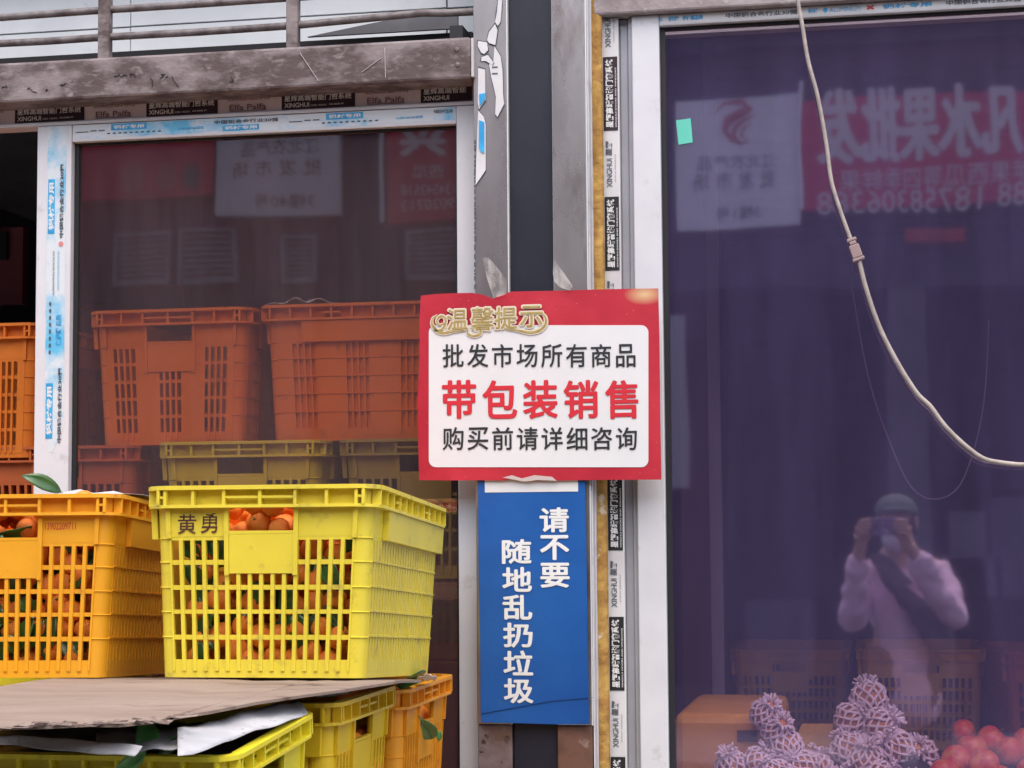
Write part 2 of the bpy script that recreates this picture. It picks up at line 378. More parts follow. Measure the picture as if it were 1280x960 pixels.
# beads and yellow foam between the column and the right window frame
fx0, fx1 = ax(743.5, 480, -.02), ax(755, 480, -.02)
sb = empty('sealed_joint', ((fx0+fx1)/2, -.02, 0), 'crumbly yellow foam filling the joint right of the steel column', 'sealant')
b = MB()
def ff(u, v):
    z = .3 + v*2.5; k = int(v*700)
    j = .0022*math.sin(v*47)+.0016*math.sin(v*131+2)+rr.uniform(-.0012,.0012)
    return (fx0-.004+u*(fx1-fx0+.006), -.012 - (.007+j)*math.sin(math.pi*min(max(u,.0),1))**.5 + rr.uniform(-.0007,.0007), z)
b.grid(ff, 5, 420); lp(b.build('foam', foam_m, None, solid=.004), sb)
for px, ww, mm, yy in ((738.4, .0022, white_alu, -.055), (740.2, .003, grey_alu, -.04), (742.4, .002, white_alu, -.032)):
    x = ax(px, 480, yy); b = MB(); b.box(x-ww/2, x+ww/2, yy, .05, 0, 2.86); lp(b.build('bead', mm, None), sb)

# ------------------------------------------------------------------ window frames
FY = 0.0
gl_left = glass('maroon_tinted_pane', (.86,.71,.66), (.95,.90,.98), 2.2, (.38,.29,.33), .10, rough=.024, smear=.5)
gl_right = glass('purple_tinted_pane', (.92,.76,.88), (1.0,.86,1.0), 3.3, (.36,.28,.66), .095, rough=.027, smear=.3)
clear_back = bpy.data.materials.new('pane_back_face'); clear_back.use_nodes = True
_t = clear_back.node_tree; _t.nodes.clear(); _o = _t.nodes.new('ShaderNodeOutputMaterial'); _b = _t.nodes.new('ShaderNodeBsdfTransparent'); _b.inputs[0].default_value = (.98,.98,.98,1); _t.links.new(_b.outputs[0], _o.inputs[0])
def pane(x0, x1, y0, y1, z0, z1, mm, par):
    b = MB(); b.box(x0, x1, y0, y1, z0, z1); b.m = [1, 1, 0, 1, 1, 1]      # coated outer face, clear back and edges
    return lp(b.build('pane', [mm, clear_back], None), par)
# header with printed tape, above the left window
HZ = az(300, 144.5, FY)
hx0, hx1 = XL, ax(592, 130, FY)
hd = empty('door_header', ((hx0+hx1)/2, 0, HZ), 'frame header under the left beam wrapped in black and pink printed tape', 'door frame')
b = MB(); b.box(hx0, hx1, FY+.004, .06, HZ, bz0+.002); lp(b.build('header_profile', tape_p, None), hd)
b = MB(); b.box(hx0, hx1, FY, FY+.003, HZ-.001, HZ+.006); lp(b.build('header_lip', white_alu, None), hd)
pitch = ax(348, 130, FY)-ax(179, 130, FY)
for k in range(-3, 4):
    x0 = ax(18, 143, FY) + k*pitch
    x1 = min(x0 + pitch*.53, hx1-.004)
    if x0 > hx1-.02: break
    Yt = FY+.0025
    b = MB(); b.box(x0, x1, Yt, Yt+.001, HZ+.0085, HZ+.043, 0)
    fw_ = x1-x0; full = pitch*.53
    P = Vector((x0+.006, Yt-.0005, 0))
    t1 = '星辉高端智能门窗系统' if fw_ > full-.001 else '星辉高端智能'
    b.text(t1, P+Zv*(HZ+.0265), X, Zv, (full-.014)*(1 if fw_ > full-.001 else .62), .0135, 1, .012)
    b.text('XINGHUI', P+Zv*(HZ+.0125), X, Zv, .058, .0105, 1, .014)
    if fw_ > full-.001:
        b.text('DOORS - WINDOWS', P+X*.062+Zv*(HZ+.0135), X, Zv, .036, .004, 1); b.text('400-8888-99', P+X*.103+Zv*(HZ+.0145), X, Zv, .034, .0035, 1)
    lp(b.build('printed_label', [tape_k, ink_white], None), hd)
    if x1 < hx1-.08:
        b = MB(); q = Vector((x1+.028, Yt, HZ+.013))
        b.text('Elfa Palfa', q, X, Zv, .085, .013, 0, .01); b.box(q.x, q.x+.085, Yt-.0002, Yt+.0008, HZ+.0105, HZ+.0116)
        b.text('AUSTRALIA NEW STYLE', q+Zv*.021-X*.006, X, Zv, .10, .0045, 0, .02)
        lp(b.build('printed_script', mat('maroon_ink', (.20,.10,.12), rough=.5), None), hd)

# left window
lx0, lx1 = ax(44.0, 400, FY), ax(87, 400, FY)          # left stile
rx0, rx1 = ax(571.5, 400, FY), ax(596, 400, FY)        # right stile
gz1 = az(300, 167.5, FY)                                # underside of the top rail
gz0 = .35
lw = empty('sliding_window', ((lx0+rx1)/2, FY, gz0-.07), 'maroon tinted window in a white frame with blue printed film, left of the column', 'window')
def wb(name, x0, x1, y0, y1, z0, z1, mm, par, bev=.0025):
    b = MB(); b.box(x0, x1, y0, y1, z0, z1); return lp(b.build(name, mm, None, bevel=bev), par)
wb('frame_stile', lx0, lx1, FY, .055, gz0-.07, HZ-.002, white_alu, lw)
wb('frame_stile', rx0, rx1, FY+.001, .055, gz0-.07, HZ-.002, white_alu, lw)
wb('frame_rail', lx1+.0005, rx0-.0005, FY+.002, .055, gz1, HZ-.002, white_alu, lw)
wb('frame_rail', lx1+.0005, rx0-.0005, FY+.002, .055, gz0-.07, gz0, white_alu, lw)
pane(lx1-.005, rx0+.005, .028, .033, gz0-.005, gz1+.005, gl_left, lw)
gk = MB(); g = .007
gk.box(lx1+.0005, lx1+g+.004, .018, .0275, gz0+.001, gz1-.001); gk.box(rx0-g, rx0-.0005, .018, .0275, gz0+.001, gz1-.001)
gk.box(lx1+g+.0045, rx0-g-.0005, .0185, .0275, gz1-g*.7, gz1-.001); gk.box(lx1+g+.0045, rx0-g-.0005, .0185, .0275, gz0+.001, gz0+g)
lp(gk.build('gasket', black_rub, None), lw)
# the opening's far left post (just outside the picture)
# blue printed protective film: stile
def film_v(x0, x1, zA, zB, Y, par, seed):
    """a vertical band of protective film with print reading upwards"""
    r_ = random.Random(seed); b = MB(); n = 26; w_ = x1-x0
    vs_ = []
    for i in range(n+1):
        z = zA + (zB-zA)*i/n; e = .002*math.sin(i*2.1)
        lo = x0 + (w_*.0 if i > 2 else w_*.25*(2-i)/2)
        vs_ += [(lo+e*.4, Y-.0006, z), (x1-e*.2 - (w_*.55*(2-i)/2 if i < 2 else 0), Y-.0006, z)]
    b.add(vs_, [(2*i, 2*i+1, 2*i+3, 2*i+2) for i in range(n)], 0)
    u = -X; z = zA+.03; k = 0
    # long blue blocks with white characters alternate with rows of black characters
    while z < zB-.06:
        if k % 3 == 0:
            h = min(.125, zB-z-.004)
            b.box(x0+w_*.06, x0+w_*.42, Y-.0012, Y-.0008, z, z+h, 1)
            b.text('铝材专用', Vector((x0+w_*.40, Y-.0016, z+.008)), Zv, u, h-.016, w_*.30, 2, .03)
            b.text('中国铝合金行业30强', Vector((x1-w_*.10, Y-.0016, z-.01)), Zv, u, min(.17, zB-z), w_*.22, 3, .035)
        elif k % 3 == 1:
            b.text('● ● ● ● ● ● ● ●', Vector((x0+w_*.30, Y-.0016, z)), Zv, u, .12, w_*.12, 3)
            b.text('保护膜 品质', Vector((x1-w_*.16, Y-.0016, z+.02)), Zv, u, .07, w_*.3, 1, .02)
        else:
            b.text('ALUMINIUM PROFILE PROTECTIVE FILM', Vector((x0+w_*.45, Y-.0016, z)), Zv, u, .10, w_*.10, 3)
            b.text('ALUMINIUM PROFILE PROTECTIVE FILM', Vector((x0+w_*.70, Y-.0016, z+.01)), Zv, u, .09, w_*.10, 4)
            b.text('●', Vector((x1-w_*.1, Y-.0016, z+.11)), Zv, u, .012, w_*.25, 5)
        z += (.19, .135, .14)[k % 3]; k += 1
    return lp(b.build('protective_film', [film_w, film_b, ink_white, film_g, mat('cyan_print', (.10,.45,.70), rough=.4), mat('pink_print', (.7,.25,.25), rough=.4)], None), par)
film_v(ax(57.5, 380, FY), ax(81, 380, FY), az(60, 565, FY), HZ-.003, FY, lw, 1)
def film_h(x0, x1, zA, zB, Y, par, seed, dark=False):
    r_ = random.Random(seed); b = MB(); h = zB-zA; n = 40
    vs_ = []
    for i in range(n+1):
        x = x0+(x1-x0)*i/n; e = r_.uniform(-.0015, .0015)
        vs_ += [(x, Y-.0006, zA+h*.10+e*(1 if i % 3 else 2)), (x, Y-.0006, zB)]
    b.add(vs_, [(2*i, 2*i+2, 2*i+3, 2*i+1) for i in range(n)], 0)
    x = x0+.006; k = 0
    while x < x1-.03:
        room = x1-x-.004
        if k % 4 == 0:
            b.text('▂▂ ▬ ▬', Vector((x, Y-.0016, zA+h*.5)), X, Zv, min(.07, room), h*.12, 3); st = .085
        elif k % 4 == 1:
            w_ = min(.085, room); b.box(x, x+w_, Y-.0012, Y-.0008, zA+h*.55, zB-.001, 1)
            b.text('铝材专用', Vector((x+.006, Y-.0016, zA+h*.62)), X, Zv, w_-.012, h*.27, 2, .03)
            b.text('● ● ● ● ● ● ● ● ● ●', Vector((x-.01, Y-.0016, zA+h*.30)), X, Zv, min(.13, room), h*.10, 3); st = .16
        elif k % 4 == 2:
            b.text('ALUMINIUM FILM 保护膜', Vector((x, Y-.0016, zA+h*.35)), X, Zv, min(.06, room), h*.2, 1, .01); st = .085
        else:
            b.text('中国铝合金行业30强', Vector((x, Y-.0016, zA+h*.62)), X, Zv, min(.15, room), h*.26, 3, .02)
            w_ = min(.085, room-.03)
            if w_ > .02:
                b.box(x+.02, x+.02+w_, Y-.0012, Y-.0008, zA+h*.14, zA+h*.5, 1)
                b.text('铝材专用', Vector((x+.025, Y-.0016, zA+h*.2)), X, Zv, w_-.01, h*.24, 2, .03)
            st = .175
        x += st; k += 1
    return lp(b.build('protective_film', [film_w, film_b, ink_white, film_g], None), par)
film_h(lx1+.004, ax(568, 140, FY), gz1+.004, HZ-.004, FY+.002, lw, 2)

# right window
RY = FY
qx = [ax(p, 480, RY) for p in (754, 778, 789, 803, 829.5)]
rgz1 = az(1000, 22, RY); rgz0 = .35
rw = empty('display_window', ((qx[0]+XR)/2, RY, rgz0-.08), 'large purple tinted display window in a white frame right of the column', 'window')
wb('frame_liner', qx[0], qx[1]-.0005, RY+.004, .06, 0, rz0-.001, tape_w, rw)
wb('frame_channel', qx[1], qx[2]-.0005, RY+.022, .06, 0, rz0-.001, grey_alu, rw)
wb('frame_step', qx[2], qx[3]-.0005, RY+.012, .06, 0, rz0-.001, grey_alu, rw)
wb('frame_stile', qx[3]-.014, qx[4], RY, .0595, 0, rz0-.001, white_alu, rw)
wb('frame_rail', qx[4]+.0005, XR-.05, RY+.002, .06, rgz1, rz0-.001, white_alu, rw)
wb('frame_rail', qx[4]+.0005, XR-.05, RY+.002, .06, rgz0-.08, rgz0, white_alu, rw)
wb('frame_stile', XR-.0495, XR-.001, RY, .06, 0, rz0-.001, white_alu, rw)
pane(qx[4]-.004, XR-.046, .030, .035, rgz0-.004, rgz1+.004, gl_right, rw)
gk = MB(); g = .009
gk.box(qx[4]+.0005, qx[4]+g+.002, .016, .029, rgz0+.001, rgz1-.001)
gk.box(qx[4]+g+.0025, XR-.051, .0165, .029, rgz1-.006, rgz1-.001); gk.box(qx[4]+g+.0025, XR-.051, .0165, .029, rgz0+.001, rgz0+.008)
lp(gk.build('gasket', black_rub, None), rw)
# printed tape running up the liner
Yt = RY+.004
tz = lambda y: az(766, y, Yt)
tx0, tx1 = qx[0]+.003, qx[1]-.003
for k in range(-1, 7):
    za, zb2 = tz(163+175*k), tz(71+175*k)
    b = MB(); b.box(tx0+.004, tx1-.0005, Yt-.0012, Yt-.0004, za, zb2, 0)
    b.text('星辉高端智能门窗系统', Vector((tx1-.010, Yt-.0016, za+.006)), Zv, -X, zb2-za-.012, .017, 1, .03)
    b.text('XINGHUI DOORS AND WINDOWS', Vector((tx1-.003, Yt-.0016, za+.006)), Zv, -X, zb2-za-.03, .003, 1, .01)
    lp(b.build('printed_label', [tape_k if k == 0 else ink_black, ink_white], None), rw)
    za, zb2 = tz(234+175*k), tz(176+175*k)
    b = MB(); b.text('XINGHUI', Vector((tx1-.014, Yt-.0012, za)), Zv, -X, (zb2-za)*.62, .012, 0, .01)
    b.text('星辉', Vector((tx1-.0135, Yt-.0012, za+(zb2-za)*.68)), Zv, -X, (zb2-za)*.32, .0145, 0, .035)
    b.text('WWW XINGHUI', Vector((tx1-.006, Yt-.0012, za+.01)), Zv, -X, (zb2-za)*.6, .0022, 0)
    lp(b.build('printed_name', [film_g], None), rw)
# printed film on the top rail
b = MB(); zA = rgz1; Yr = RY+.002
x0 = qx[4]+.004
b.add([(x0, Yr-.0006, zA+.004), (XR-.06, Yr-.0006, zA+.004), (XR-.06, Yr-.0006, rz0-.004), (x0, Yr-.0006, rz0-.004)], [(0,1,2,3)], 0)
hh = rz0-rgz1
for px, body, wpx, mi, bo in ((820,'))',5,1,.03),(832,'铝材',14,1,.03),(850,'保护膜品质',26,1,.05),(904,'中国铝合金行业30强',90,3,.03),(1007,'铝材',12,1,.03),(1026,'● ALUMINIUM',46,1,0),(1080,'✖',10,2,.05),(1100,'铝材专用',60,1,.03),(1180,'中国铝合金行业30强',90,3,.03)):
    xx = ax(px+3, 15, Yr); b.text(body, Vector((xx, Yr-.0012, zA+hh*.32)), X, Zv, wpx*.00169, hh*.42, mi, bo)
lp(b.build('protective_film', [tape_w, film_b, red_print, film_g], None), rw)

# ------------------------------------------------------------------ red notice
SY = -.075
def zsign(x, y): return 500+x*.28125, 340+y*.28125
P = [(526,369.5),(545,367.5),(566,366.5),(590,366),(606,369),(616,373.5),(624,369),(640,364.5),(660,364),(690,363.5),(715,362.8),(745,361.8),(785,361),(822.5,360.5),(824,420),(825,520),(826.5,599.5),(760,599.8),(700,600.5),(662,601),(646,598),(630,600.6),(600,600.2),(560,600.5),(524,600),(523,560),(522.5,510),(521.5,508),(524.5,450),(524.5,400)]
rs = empty('red_notice', (ax(675,600,SY), SY, az(675,600,SY)), 'red and white cardboard notice with black, red and gold Chinese lettering taped over the column', 'sign')
rm = bpy.data.materials.new('red_cardboard'); rm.use_nodes = True
t = rm.node_tree; N = t.nodes; L = t.links; pb = N['Principled BSDF']; pb.inputs['Roughness'].default_value = .42
tc = N.new('ShaderNodeTexCoord')
n = N.new('ShaderNodeTexNoise'); n.inputs['Scale'].default_value = 7; n.inputs['Detail'].default_value = 3; L.new(tc.outputs['Object'], n.inputs['Vector'])
mr = N.new('ShaderNodeMapRange'); mr.inputs[1].default_value = .35; mr.inputs[2].default_value = .7; L.new(n.outputs[0], mr.inputs[0])
mx = N.new('ShaderNodeMix'); mx.data_type = 'RGBA'; mx.inputs[6].default_value = (.40,.012,.030,1); mx.inputs[7].default_value = (.54,.030,.050,1); L.new(mr.outputs[0], mx.inputs[0])
# printed golden glow in the top right corner and specks of printed glitter
fl = at(806, 368, SY)
vm = N.new('ShaderNodeVectorMath'); vm.operation = 'SUBTRACT'; L.new(tc.outputs['Object'], vm.inputs[0]); vm.inputs[1].default_value = fl
vsx = N.new('ShaderNodeVectorMath'); vsx.operation = 'MULTIPLY'; L.new(vm.outputs[0], vsx.inputs[0]); vsx.inputs[1].default_value = (1, 0, 2.0)
ln = N.new('ShaderNodeVectorMath'); ln.operation = 'LENGTH'; L.new(vsx.outputs[0], ln.inputs[0])
m2 = N.new('ShaderNodeMapRange'); m2.inputs[1].default_value = .045; m2.inputs[2].default_value = .0; L.new(ln.outputs['Value'], m2.inputs[0])
mx2 = N.new('ShaderNodeMix'); mx2.data_type = 'RGBA'; L.new(mx.outputs[2], mx2.inputs[6]); mx2.inputs[7].default_value = (.70,.50,.26,1); L.new(m2.outputs[0], mx2.inputs[0])
n2 = N.new('ShaderNodeTexNoise'); n2.inputs['Scale'].default_value = 220; L.new(tc.outputs['Object'], n2.inputs['Vector'])
m3 = N.new('ShaderNodeMapRange'); m3.inputs[1].default_value = .74; m3.inputs[2].default_value = .78; L.new(n2.outputs[0], m3.inputs[0])
mx3 = N.new('ShaderNodeMix'); mx3.data_type = 'RGBA'; L.new(mx2.outputs[2], mx3.inputs[6]); mx3.inputs[7].default_value = (.75,.45,.35,1); L.new(m3.outputs[0], mx3.inputs[0])
L.new(mx3.outputs[2], pb.inputs['Base Color'])
bp = N.new('ShaderNodeBump'); bp.inputs['Distance'].default_value = .004; n4 = N.new('ShaderNodeTexNoise'); n4.inputs['Scale'].default_value = 5; L.new(tc.outputs['Object'], n4.inputs['Vector']); L.new(n4.outputs[0], bp.inputs['Height']); L.new(bp.outputs[0], pb.inputs['Normal'])
b = MB(); b.prism([(at(x,y,SY).x, at(x,y,SY).z) for x, y in P], Vector((0,SY,0)), X, Zv, Yv, .005)
lp(b.build('board', rm, None), rs)
def rounded(x0, y0, x1, y1, r, n=6):
    pts = []
    for cx, cy, a0 in ((x1-r, y0+r, -90), (x1-r, y1-r, 0), (x0+r, y1-r, 90), (x0+r, y0+r, 180)):
        for i in range(n+1):
            a = R(a0+90*i/n); pts.append((cx+r*math.cos(a), cy+r*math.sin(a)))
    return pts
paper = mat('white_printed_paper', (.74,.74,.75), (.70,.70,.715), 4, rough=.5, c3=(.45,.45,.45), s3=25, lo3=.74, hi3=.8)
b = MB(); b.prism([(at(x,y,SY-.001).x, at(x,y,SY-.001).z) for x, y in rounded(536, 406.5, 810.5, 584, 9)], Vector((0,SY-.001,0)), X, Zv, Yv, .0005)
lp(b.build('white_panel', paper, None), rs)
TY = SY-.002
sign_red = mat('red_lettering', (.60,.020,.035), rough=.5); sign_blk = mat('charcoal_lettering', (.020,.022,.026), rough=.5)
def line(body, x0, y0, x1, y1, mm, bold, heavy=0):
    n = len(body); cw = (x1-x0)/(n-1+.9); b = MB()
    for i, ch in enumerate(body):
        # every character in its own cell
        V, F = glyphs(ch, bold); gx0 = min(a for a,_ in V); gx1 = max(a for a,_ in V)
        fw2 = min(1, (gx1-gx0)/.93)
        cx = x0+i*cw+cw*.45; hw = cw*.43*max(.86, fw2)
        ptext(b, ch, cx-hw, y0, cx+hw, y1, TY, 0, bold, heavy)
    return lp(b.build('lettering', mm, None), rs)
line('批发市场所有商品', 552.5, 430, 796, 459, sign_blk, .008, .0006)
line('带包装销售', 551, 475, 800, 523.5, sign_red, .008, .0021)
line('购买前请详细咨询', 552.5, 534, 797, 562.5, sign_blk, .008, .0006)
cream = mat('cream_outline', (.72,.64,.50), rough=.45); gold = mat('gold_lettering', (.42,.30,.09), (.52,.42,.16), 60, rough=.35, metal=.2)
bo, bi = MB(), MB()
for ch, x0, y0, x1, y1 in (('温', 559, 386.5, 584, 412), ('馨', 589, 384.5, 617, 413), ('提', 618.5, 384, 646, 411), ('示', 650, 382.5, 678, 409)):
    ptext(bo, ch, x0-2.2, y0-2.2, x1+2.2, y1+2.2, TY-.001, 0, .008, .0036)
    ptext(bi, ch, x0, y0, x1, y1, TY-.0018, 0, .008, .0004)
def curl(pts, r0):
    P_ = []
    for i in range(len(pts)-1):
        for k in range(4):
            p0 = pts[max(i-1,0)]; p1 = pts[i]; p2 = pts[i+1]; p3 = pts[min(i+2,len(pts)-1)]; tt = k/4
            P_.append(tuple(.5*((2*p1[j])+(-p0[j]+p2[j])*tt+(2*p0[j]-5*p1[j]+4*p2[j]-p3[j])*tt*tt+(-p0[j]+3*p1[j]-3*p2[j]+p3[j])*tt**3) for j in (0,1)))
    P_.append(pts[-1]); nn = len(P_)
    for B, kk, yy in ((bo, 1.9, TY-.0008), (bi, .8, TY-.0016)):
        vs_ = []
        for i, (x, y) in enumerate(P_):
            xa, ya = P_[max(i-1,0)]; xb2, yb2 = P_[min(i+1,nn-1)]; dx, dy = xb2-xa, yb2-ya; d = math.hypot(dx,dy) or 1
            rr_ = r0*kk*(.45+.55*math.sin(math.pi*i/(nn-1)))
            vs_ += [at(x-dy/d*rr_, y+dx/d*rr_, yy), at(x+dy/d*rr_, y-dx/d*rr_, yy)]
        B.add(vs_, [(2*i, 2*i+1, 2*i+3, 2*i+2) for i in range(nn-1)], 0)
curl([(555,404),(549,406),(546,401),(551,395),(557,399),(554,410),(546,413),(540,406),(541,398),(547,394)], 1.5)
curl([(541,405),(546,414),(556,416),(566,414),(580,413)], 1.7)
curl([(584,411),(585,417),(592,420),(600,417),(600,411),(594,409),(590,413)], 1.6)
curl([(632,411),(648,413),(662,415.5),(674,413),(682,405),(681,395),(674,391)], 1.8)
lp(bo.build('title_outline', cream, None), rs); lp(bi.build('title_lettering', gold, None), rs)
# clear packing tape holding the notice
ctape = clear_film('clear_packing_tape', .30)
def tape_strip(pts, name='packing_tape'):
    b = MB(); q = [at(x, y, SY-.003-.004*((i*7) % 3)/2) for i, (x, y) in enumerate(pts)]
    k = len(q)//2
    vs_ = []
    for i in range(k):
        for j in range(5):
            p = q[i].lerp(q[-1-i], j/4); p.y += rr.uniform(-.003, .003); vs_.append(p)
    b.add(vs_, [(i*5+j, i*5+j+1, i*5+j+6, i*5+j+5) for i in range(k-1) for j in range(4)], 0, True)
    lp(b.build(name, ctape, None), rs)
tape_strip([(603,322),(606,335),(609,348),(613,360),(617,373),(632,368),(634,352),(626,340),(618,330),(611,322)])
tape_strip([(692,326),(691,340),(693,352),(700,359),(712,363),(716,358),(711,350),(704,340),(698,332),(694,326)])
b = MB(); b.add([at(x,y,SY-.0022) for x,y in ((628,597),(640,594),(652,598),(668,594),(690,596),(696,601),(672,600),(655,602),(640,599))], [tuple(range(9))]); lp(b.build('torn_edge', mat('torn_card', (.55,.45,.43), rough=.8), None), rs)

# ------------------------------------------------------------------ blue notice
BY = -.068
bl = empty('blue_notice', (ax(668,905,BY), BY, az(668,905,BY)), 'narrow blue notice with white vertical Chinese characters under the red notice', 'sign')
blue = mat('blue_sign_sheet', (.010,.075,.31), (.014,.105,.38), 2.2, rough=.35, c3=(.05,.12,.30), s3=35, lo3=.7, hi3=.78, bump=.002, bscale=9)
b = MB(); b.prism([(at(x,y,BY).x, at(x,y,BY).z) for x,y in ((597.5,600),(665,600),(731,600),(733,700),(735,830),(736,905),(700,905.5),(650,904),(601,903),(600,800),(598,700))], Vector((0,BY,0)), X, Zv, Yv, .0045)
lp(b.build('board', blue, None), bl)
b = MB(); prect(b, 606, 595, 722.5, 615, BY-.001, .0005); lp(b.build('white_strip', paper, None), bl)
b = MB()
z5 = lambda zx, zy: (560+zx/2.527, 580+zy/2.527)
for body, zx0, zx1, zy0, pit in (('请不要', 289, 382, 137, 87.5), ('随地乱扔垃圾', 170, 264, 237, 88)):
    for i, ch in enumerate(body):
        dx = i*1.2
        x0, y0 = z5(zx0+dx, zy0+i*pit); x1, y1 = z5(zx1+dx, zy0+i*pit+79)
        ptext(b, ch, x0, y0, x1, y1, BY-.0012, 0, .008, .0017)
lp(b.build('lettering', ink_white, None), bl)
b = MB(); b.bar(at(602,892,BY-.0006), at(690,876,BY-.0006), .0022, .0004); b.bar(at(690,876,BY-.0006), at(742,872,BY-.0006), .0018, .0004)
lp(b.build('crease', mat('dark_blue_crease', (.006,.035,.15), rough=.5), None), bl)

# ------------------------------------------------------------------ note and cable on the right window
NY = .0285
b = MB(); b.prism([(at(x,y,NY).x, at(x,y,NY).z) for x,y in ((845,150.5),(863.3,148),(866,178),(848.3,181))], Vector((0,NY-.001,0)), X, Zv, Yv, .001)
tag(b.build('sticky_note', mat('teal_paper', (.11,.55,.43), (.13,.58,.46), 9, rough=.7)), 'small teal paper note stuck on the right pane near the top', 'note')
def cat_path(pts, Y):
    V = [Vector((x, y, 0)) for x, y in pts]; out = []
    for i in range(len(V)-1):
        for k in range(5):
            p0, p1, p2, p3 = V[max(i-1,0)], V[i], V[i+1], V[min(i+2,len(V)-1)]; tt = k/5
            q = .5*((2*p1)+(p2-p0)*tt+(2*p0-5*p1+4*p2-p3)*tt*tt+(3*p1-p0-3*p2+p3)*tt**3)
            out.append(at(q.x, q.y, Y))
    out.append(at(*pts[-1], Y)); return out
WY = -.07
wire = empty('hanging_cable', at(1068, 312, WY), 'beige hanging cable with a small connector in front of the right window', 'cable')
wm = mat('dirty_beige_cable', (.42,.36,.33), (.30,.25,.23), 30, rough=.55)
b = MB(); b.tube(cat_path([(993,-60),(995,-20),(998,5),(1003,32),(1010,75),(1022,120),(1033,180),(1039,225),(1050,262),(1063,298)], WY), .0042, 8); lp(b.build('cable_run', wm, None), wire)
b = MB(); b.tube(cat_path([(1074,326),(1083,362),(1099,408),(1120,450),(1145,490),(1163,508),(1180,531),(1202,553),(1227,572),(1250,578),(1285,581),(1340,578),(1420,560),(1500,520)], WY), .0048, 8); lp(b.build('cable_run', wm, None), wire)
pa, pb_ = at(1064,298,WY), at(1074,326,WY)
b = MB(); d = pb_-pa
for t0, t1, ww in ((0,.14,.020),(.14,.30,.014),(.30,.86,.021),(.86,1,.025)): b.bar(pa+d*t0, pa+d*t1, ww, .016, up=Yv)
lp(b.build('connector', mat('pinkish_plastic', (.32,.22,.22), rough=.6), None, bevel=.002), wire)

# ------------------------------------------------------------------ crates
CH, HX, HY = .32, .190, .290
def taper(x, y, z):
    k = 1-max(0, min(1, z/CH)); return (x*(1-.085*k), y*(1-.055*k), z)
ROWS = [(.091,.124), (.132,.166), (.174,.207), (.214,.249), (.257,.290)]
def slots(kind, half, n):
    if kind == 'A':
        p = 2*half/n; g_ = .0034 if half < .2 else .0072; return [(-half+i*p+g_, -half+(i+1)*p-g_) for i in range(n)]
    cs = (-.118, 0, .118) if half < .2 else (-.20, -.067, .067, .20)
    return [(c+(i-1.5)*.0155-.0048, c+(i-1.5)*.0155+.0048) for c in cs for i in range(4)]
def crate_face(mb, axis, sg, kind, hp):
    half = .165 if axis == 'y' else .265; H0 = HY if axis == 'y' else HX
    def fb(t0, t1, d0, d1, z0, z1, B=mb):        # z measured down from the rim, d outwards
        if axis == 'y': f = lambda x, y, z: taper(x*(-sg), sg*(H0+y), z)
        else: f = lambda x, y, z: taper(sg*(H0+y), x*sg, z)
        B.box(t0, t1, d0, d1, CH-z1, CH-z0, 0, f)
    sl_ = slots(kind, half, 16 if axis == 'y' else 25); rows = ROWS
    top, bot = rows[0][0], rows[-1][1]
    # horizontal bars
    for i in range(len(rows)-1): fb(-half, half, -.004, 0 if axis == 'y' else .0028, rows[i][1], rows[i+1][0] if axis == 'y' else rows[i][1]+.003)
    fb(-half, half, -.004, .0005, .085, top); fb(-half, half, -.004, .0005, bot, CH)
    # vertical bars between the slots
    e = -half
    for a, c in sl_+[(half, half)]:
        if a-e > 1e-4:
            if a-e < .016: fb(e, a, -.006, .003 if axis == 'y' else .0008, top-.001, .309)
            else: fb(e, a, -.0035, .0012, top-.001, .309)
        e = c
    # band under the rim with the hand hole
    if axis == 'y':
        fb(-half, -.060, -.004, .001, .030, .085); fb(.060, half, -.004, .001, .030, .085)
        for t in (-.165, -.0615, .0615, .165): fb(t-.004, t+.004, 0, .006, .034, .150 if abs(t) < .1 else .088)
        fb(-.060, .060, -.004, .004, .0755, .081)
        fb(-.0570, .0570, -.003, .0045, .0815, .147, hp)
    else:
        fb(-half, half, -.004, .001, .030, .085)
        fb(-.20, .275, .0015, .012, .038, .088)
    if axis == 'x': fb(-half, half, -.0075, -.0062, .086, .300)
    fb(-half, half, -.004, -.001, 0, .032)
def arc_ring(mb, z0, z1, ix, iy, o_, rc):
    """flat ring with rounded corners from the body line ix,iy outwards by o_"""
    def outline(hx, hy, r):
        pts = []
        for cx, cy, a0 in ((hx-r, -hy+r, -90), (hx-r, hy-r, 0), (-hx+r, hy-r, 90), (-hx+r, -hy+r, 180)):
            for i in range(5):
                a = R(a0+90*i/4); pts.append((cx+r*math.cos(a), cy+r*math.sin(a)))
        return pts
    A = outline(ix, iy, rc); B = outline(ix+o_, iy+o_, rc+o_); n = len(A)
    vs_ = [(*p, z0) for p in A]+[(*p, z0) for p in B]+[(*p, z1) for p in A]+[(*p, z1) for p in B]
    fs = []
    for i in range(n):
        j = (i+1) % n
        fs += [(i, j, n+j, n+i), (2*n+i, 3*n+i, 3*n+j, 2*n+j), (n+i, n+j, 3*n+j, 3*n+i), (i, 2*n+i, 2*n+j, j)]
    mb.add(vs_, fs, 0)
_crates = {}
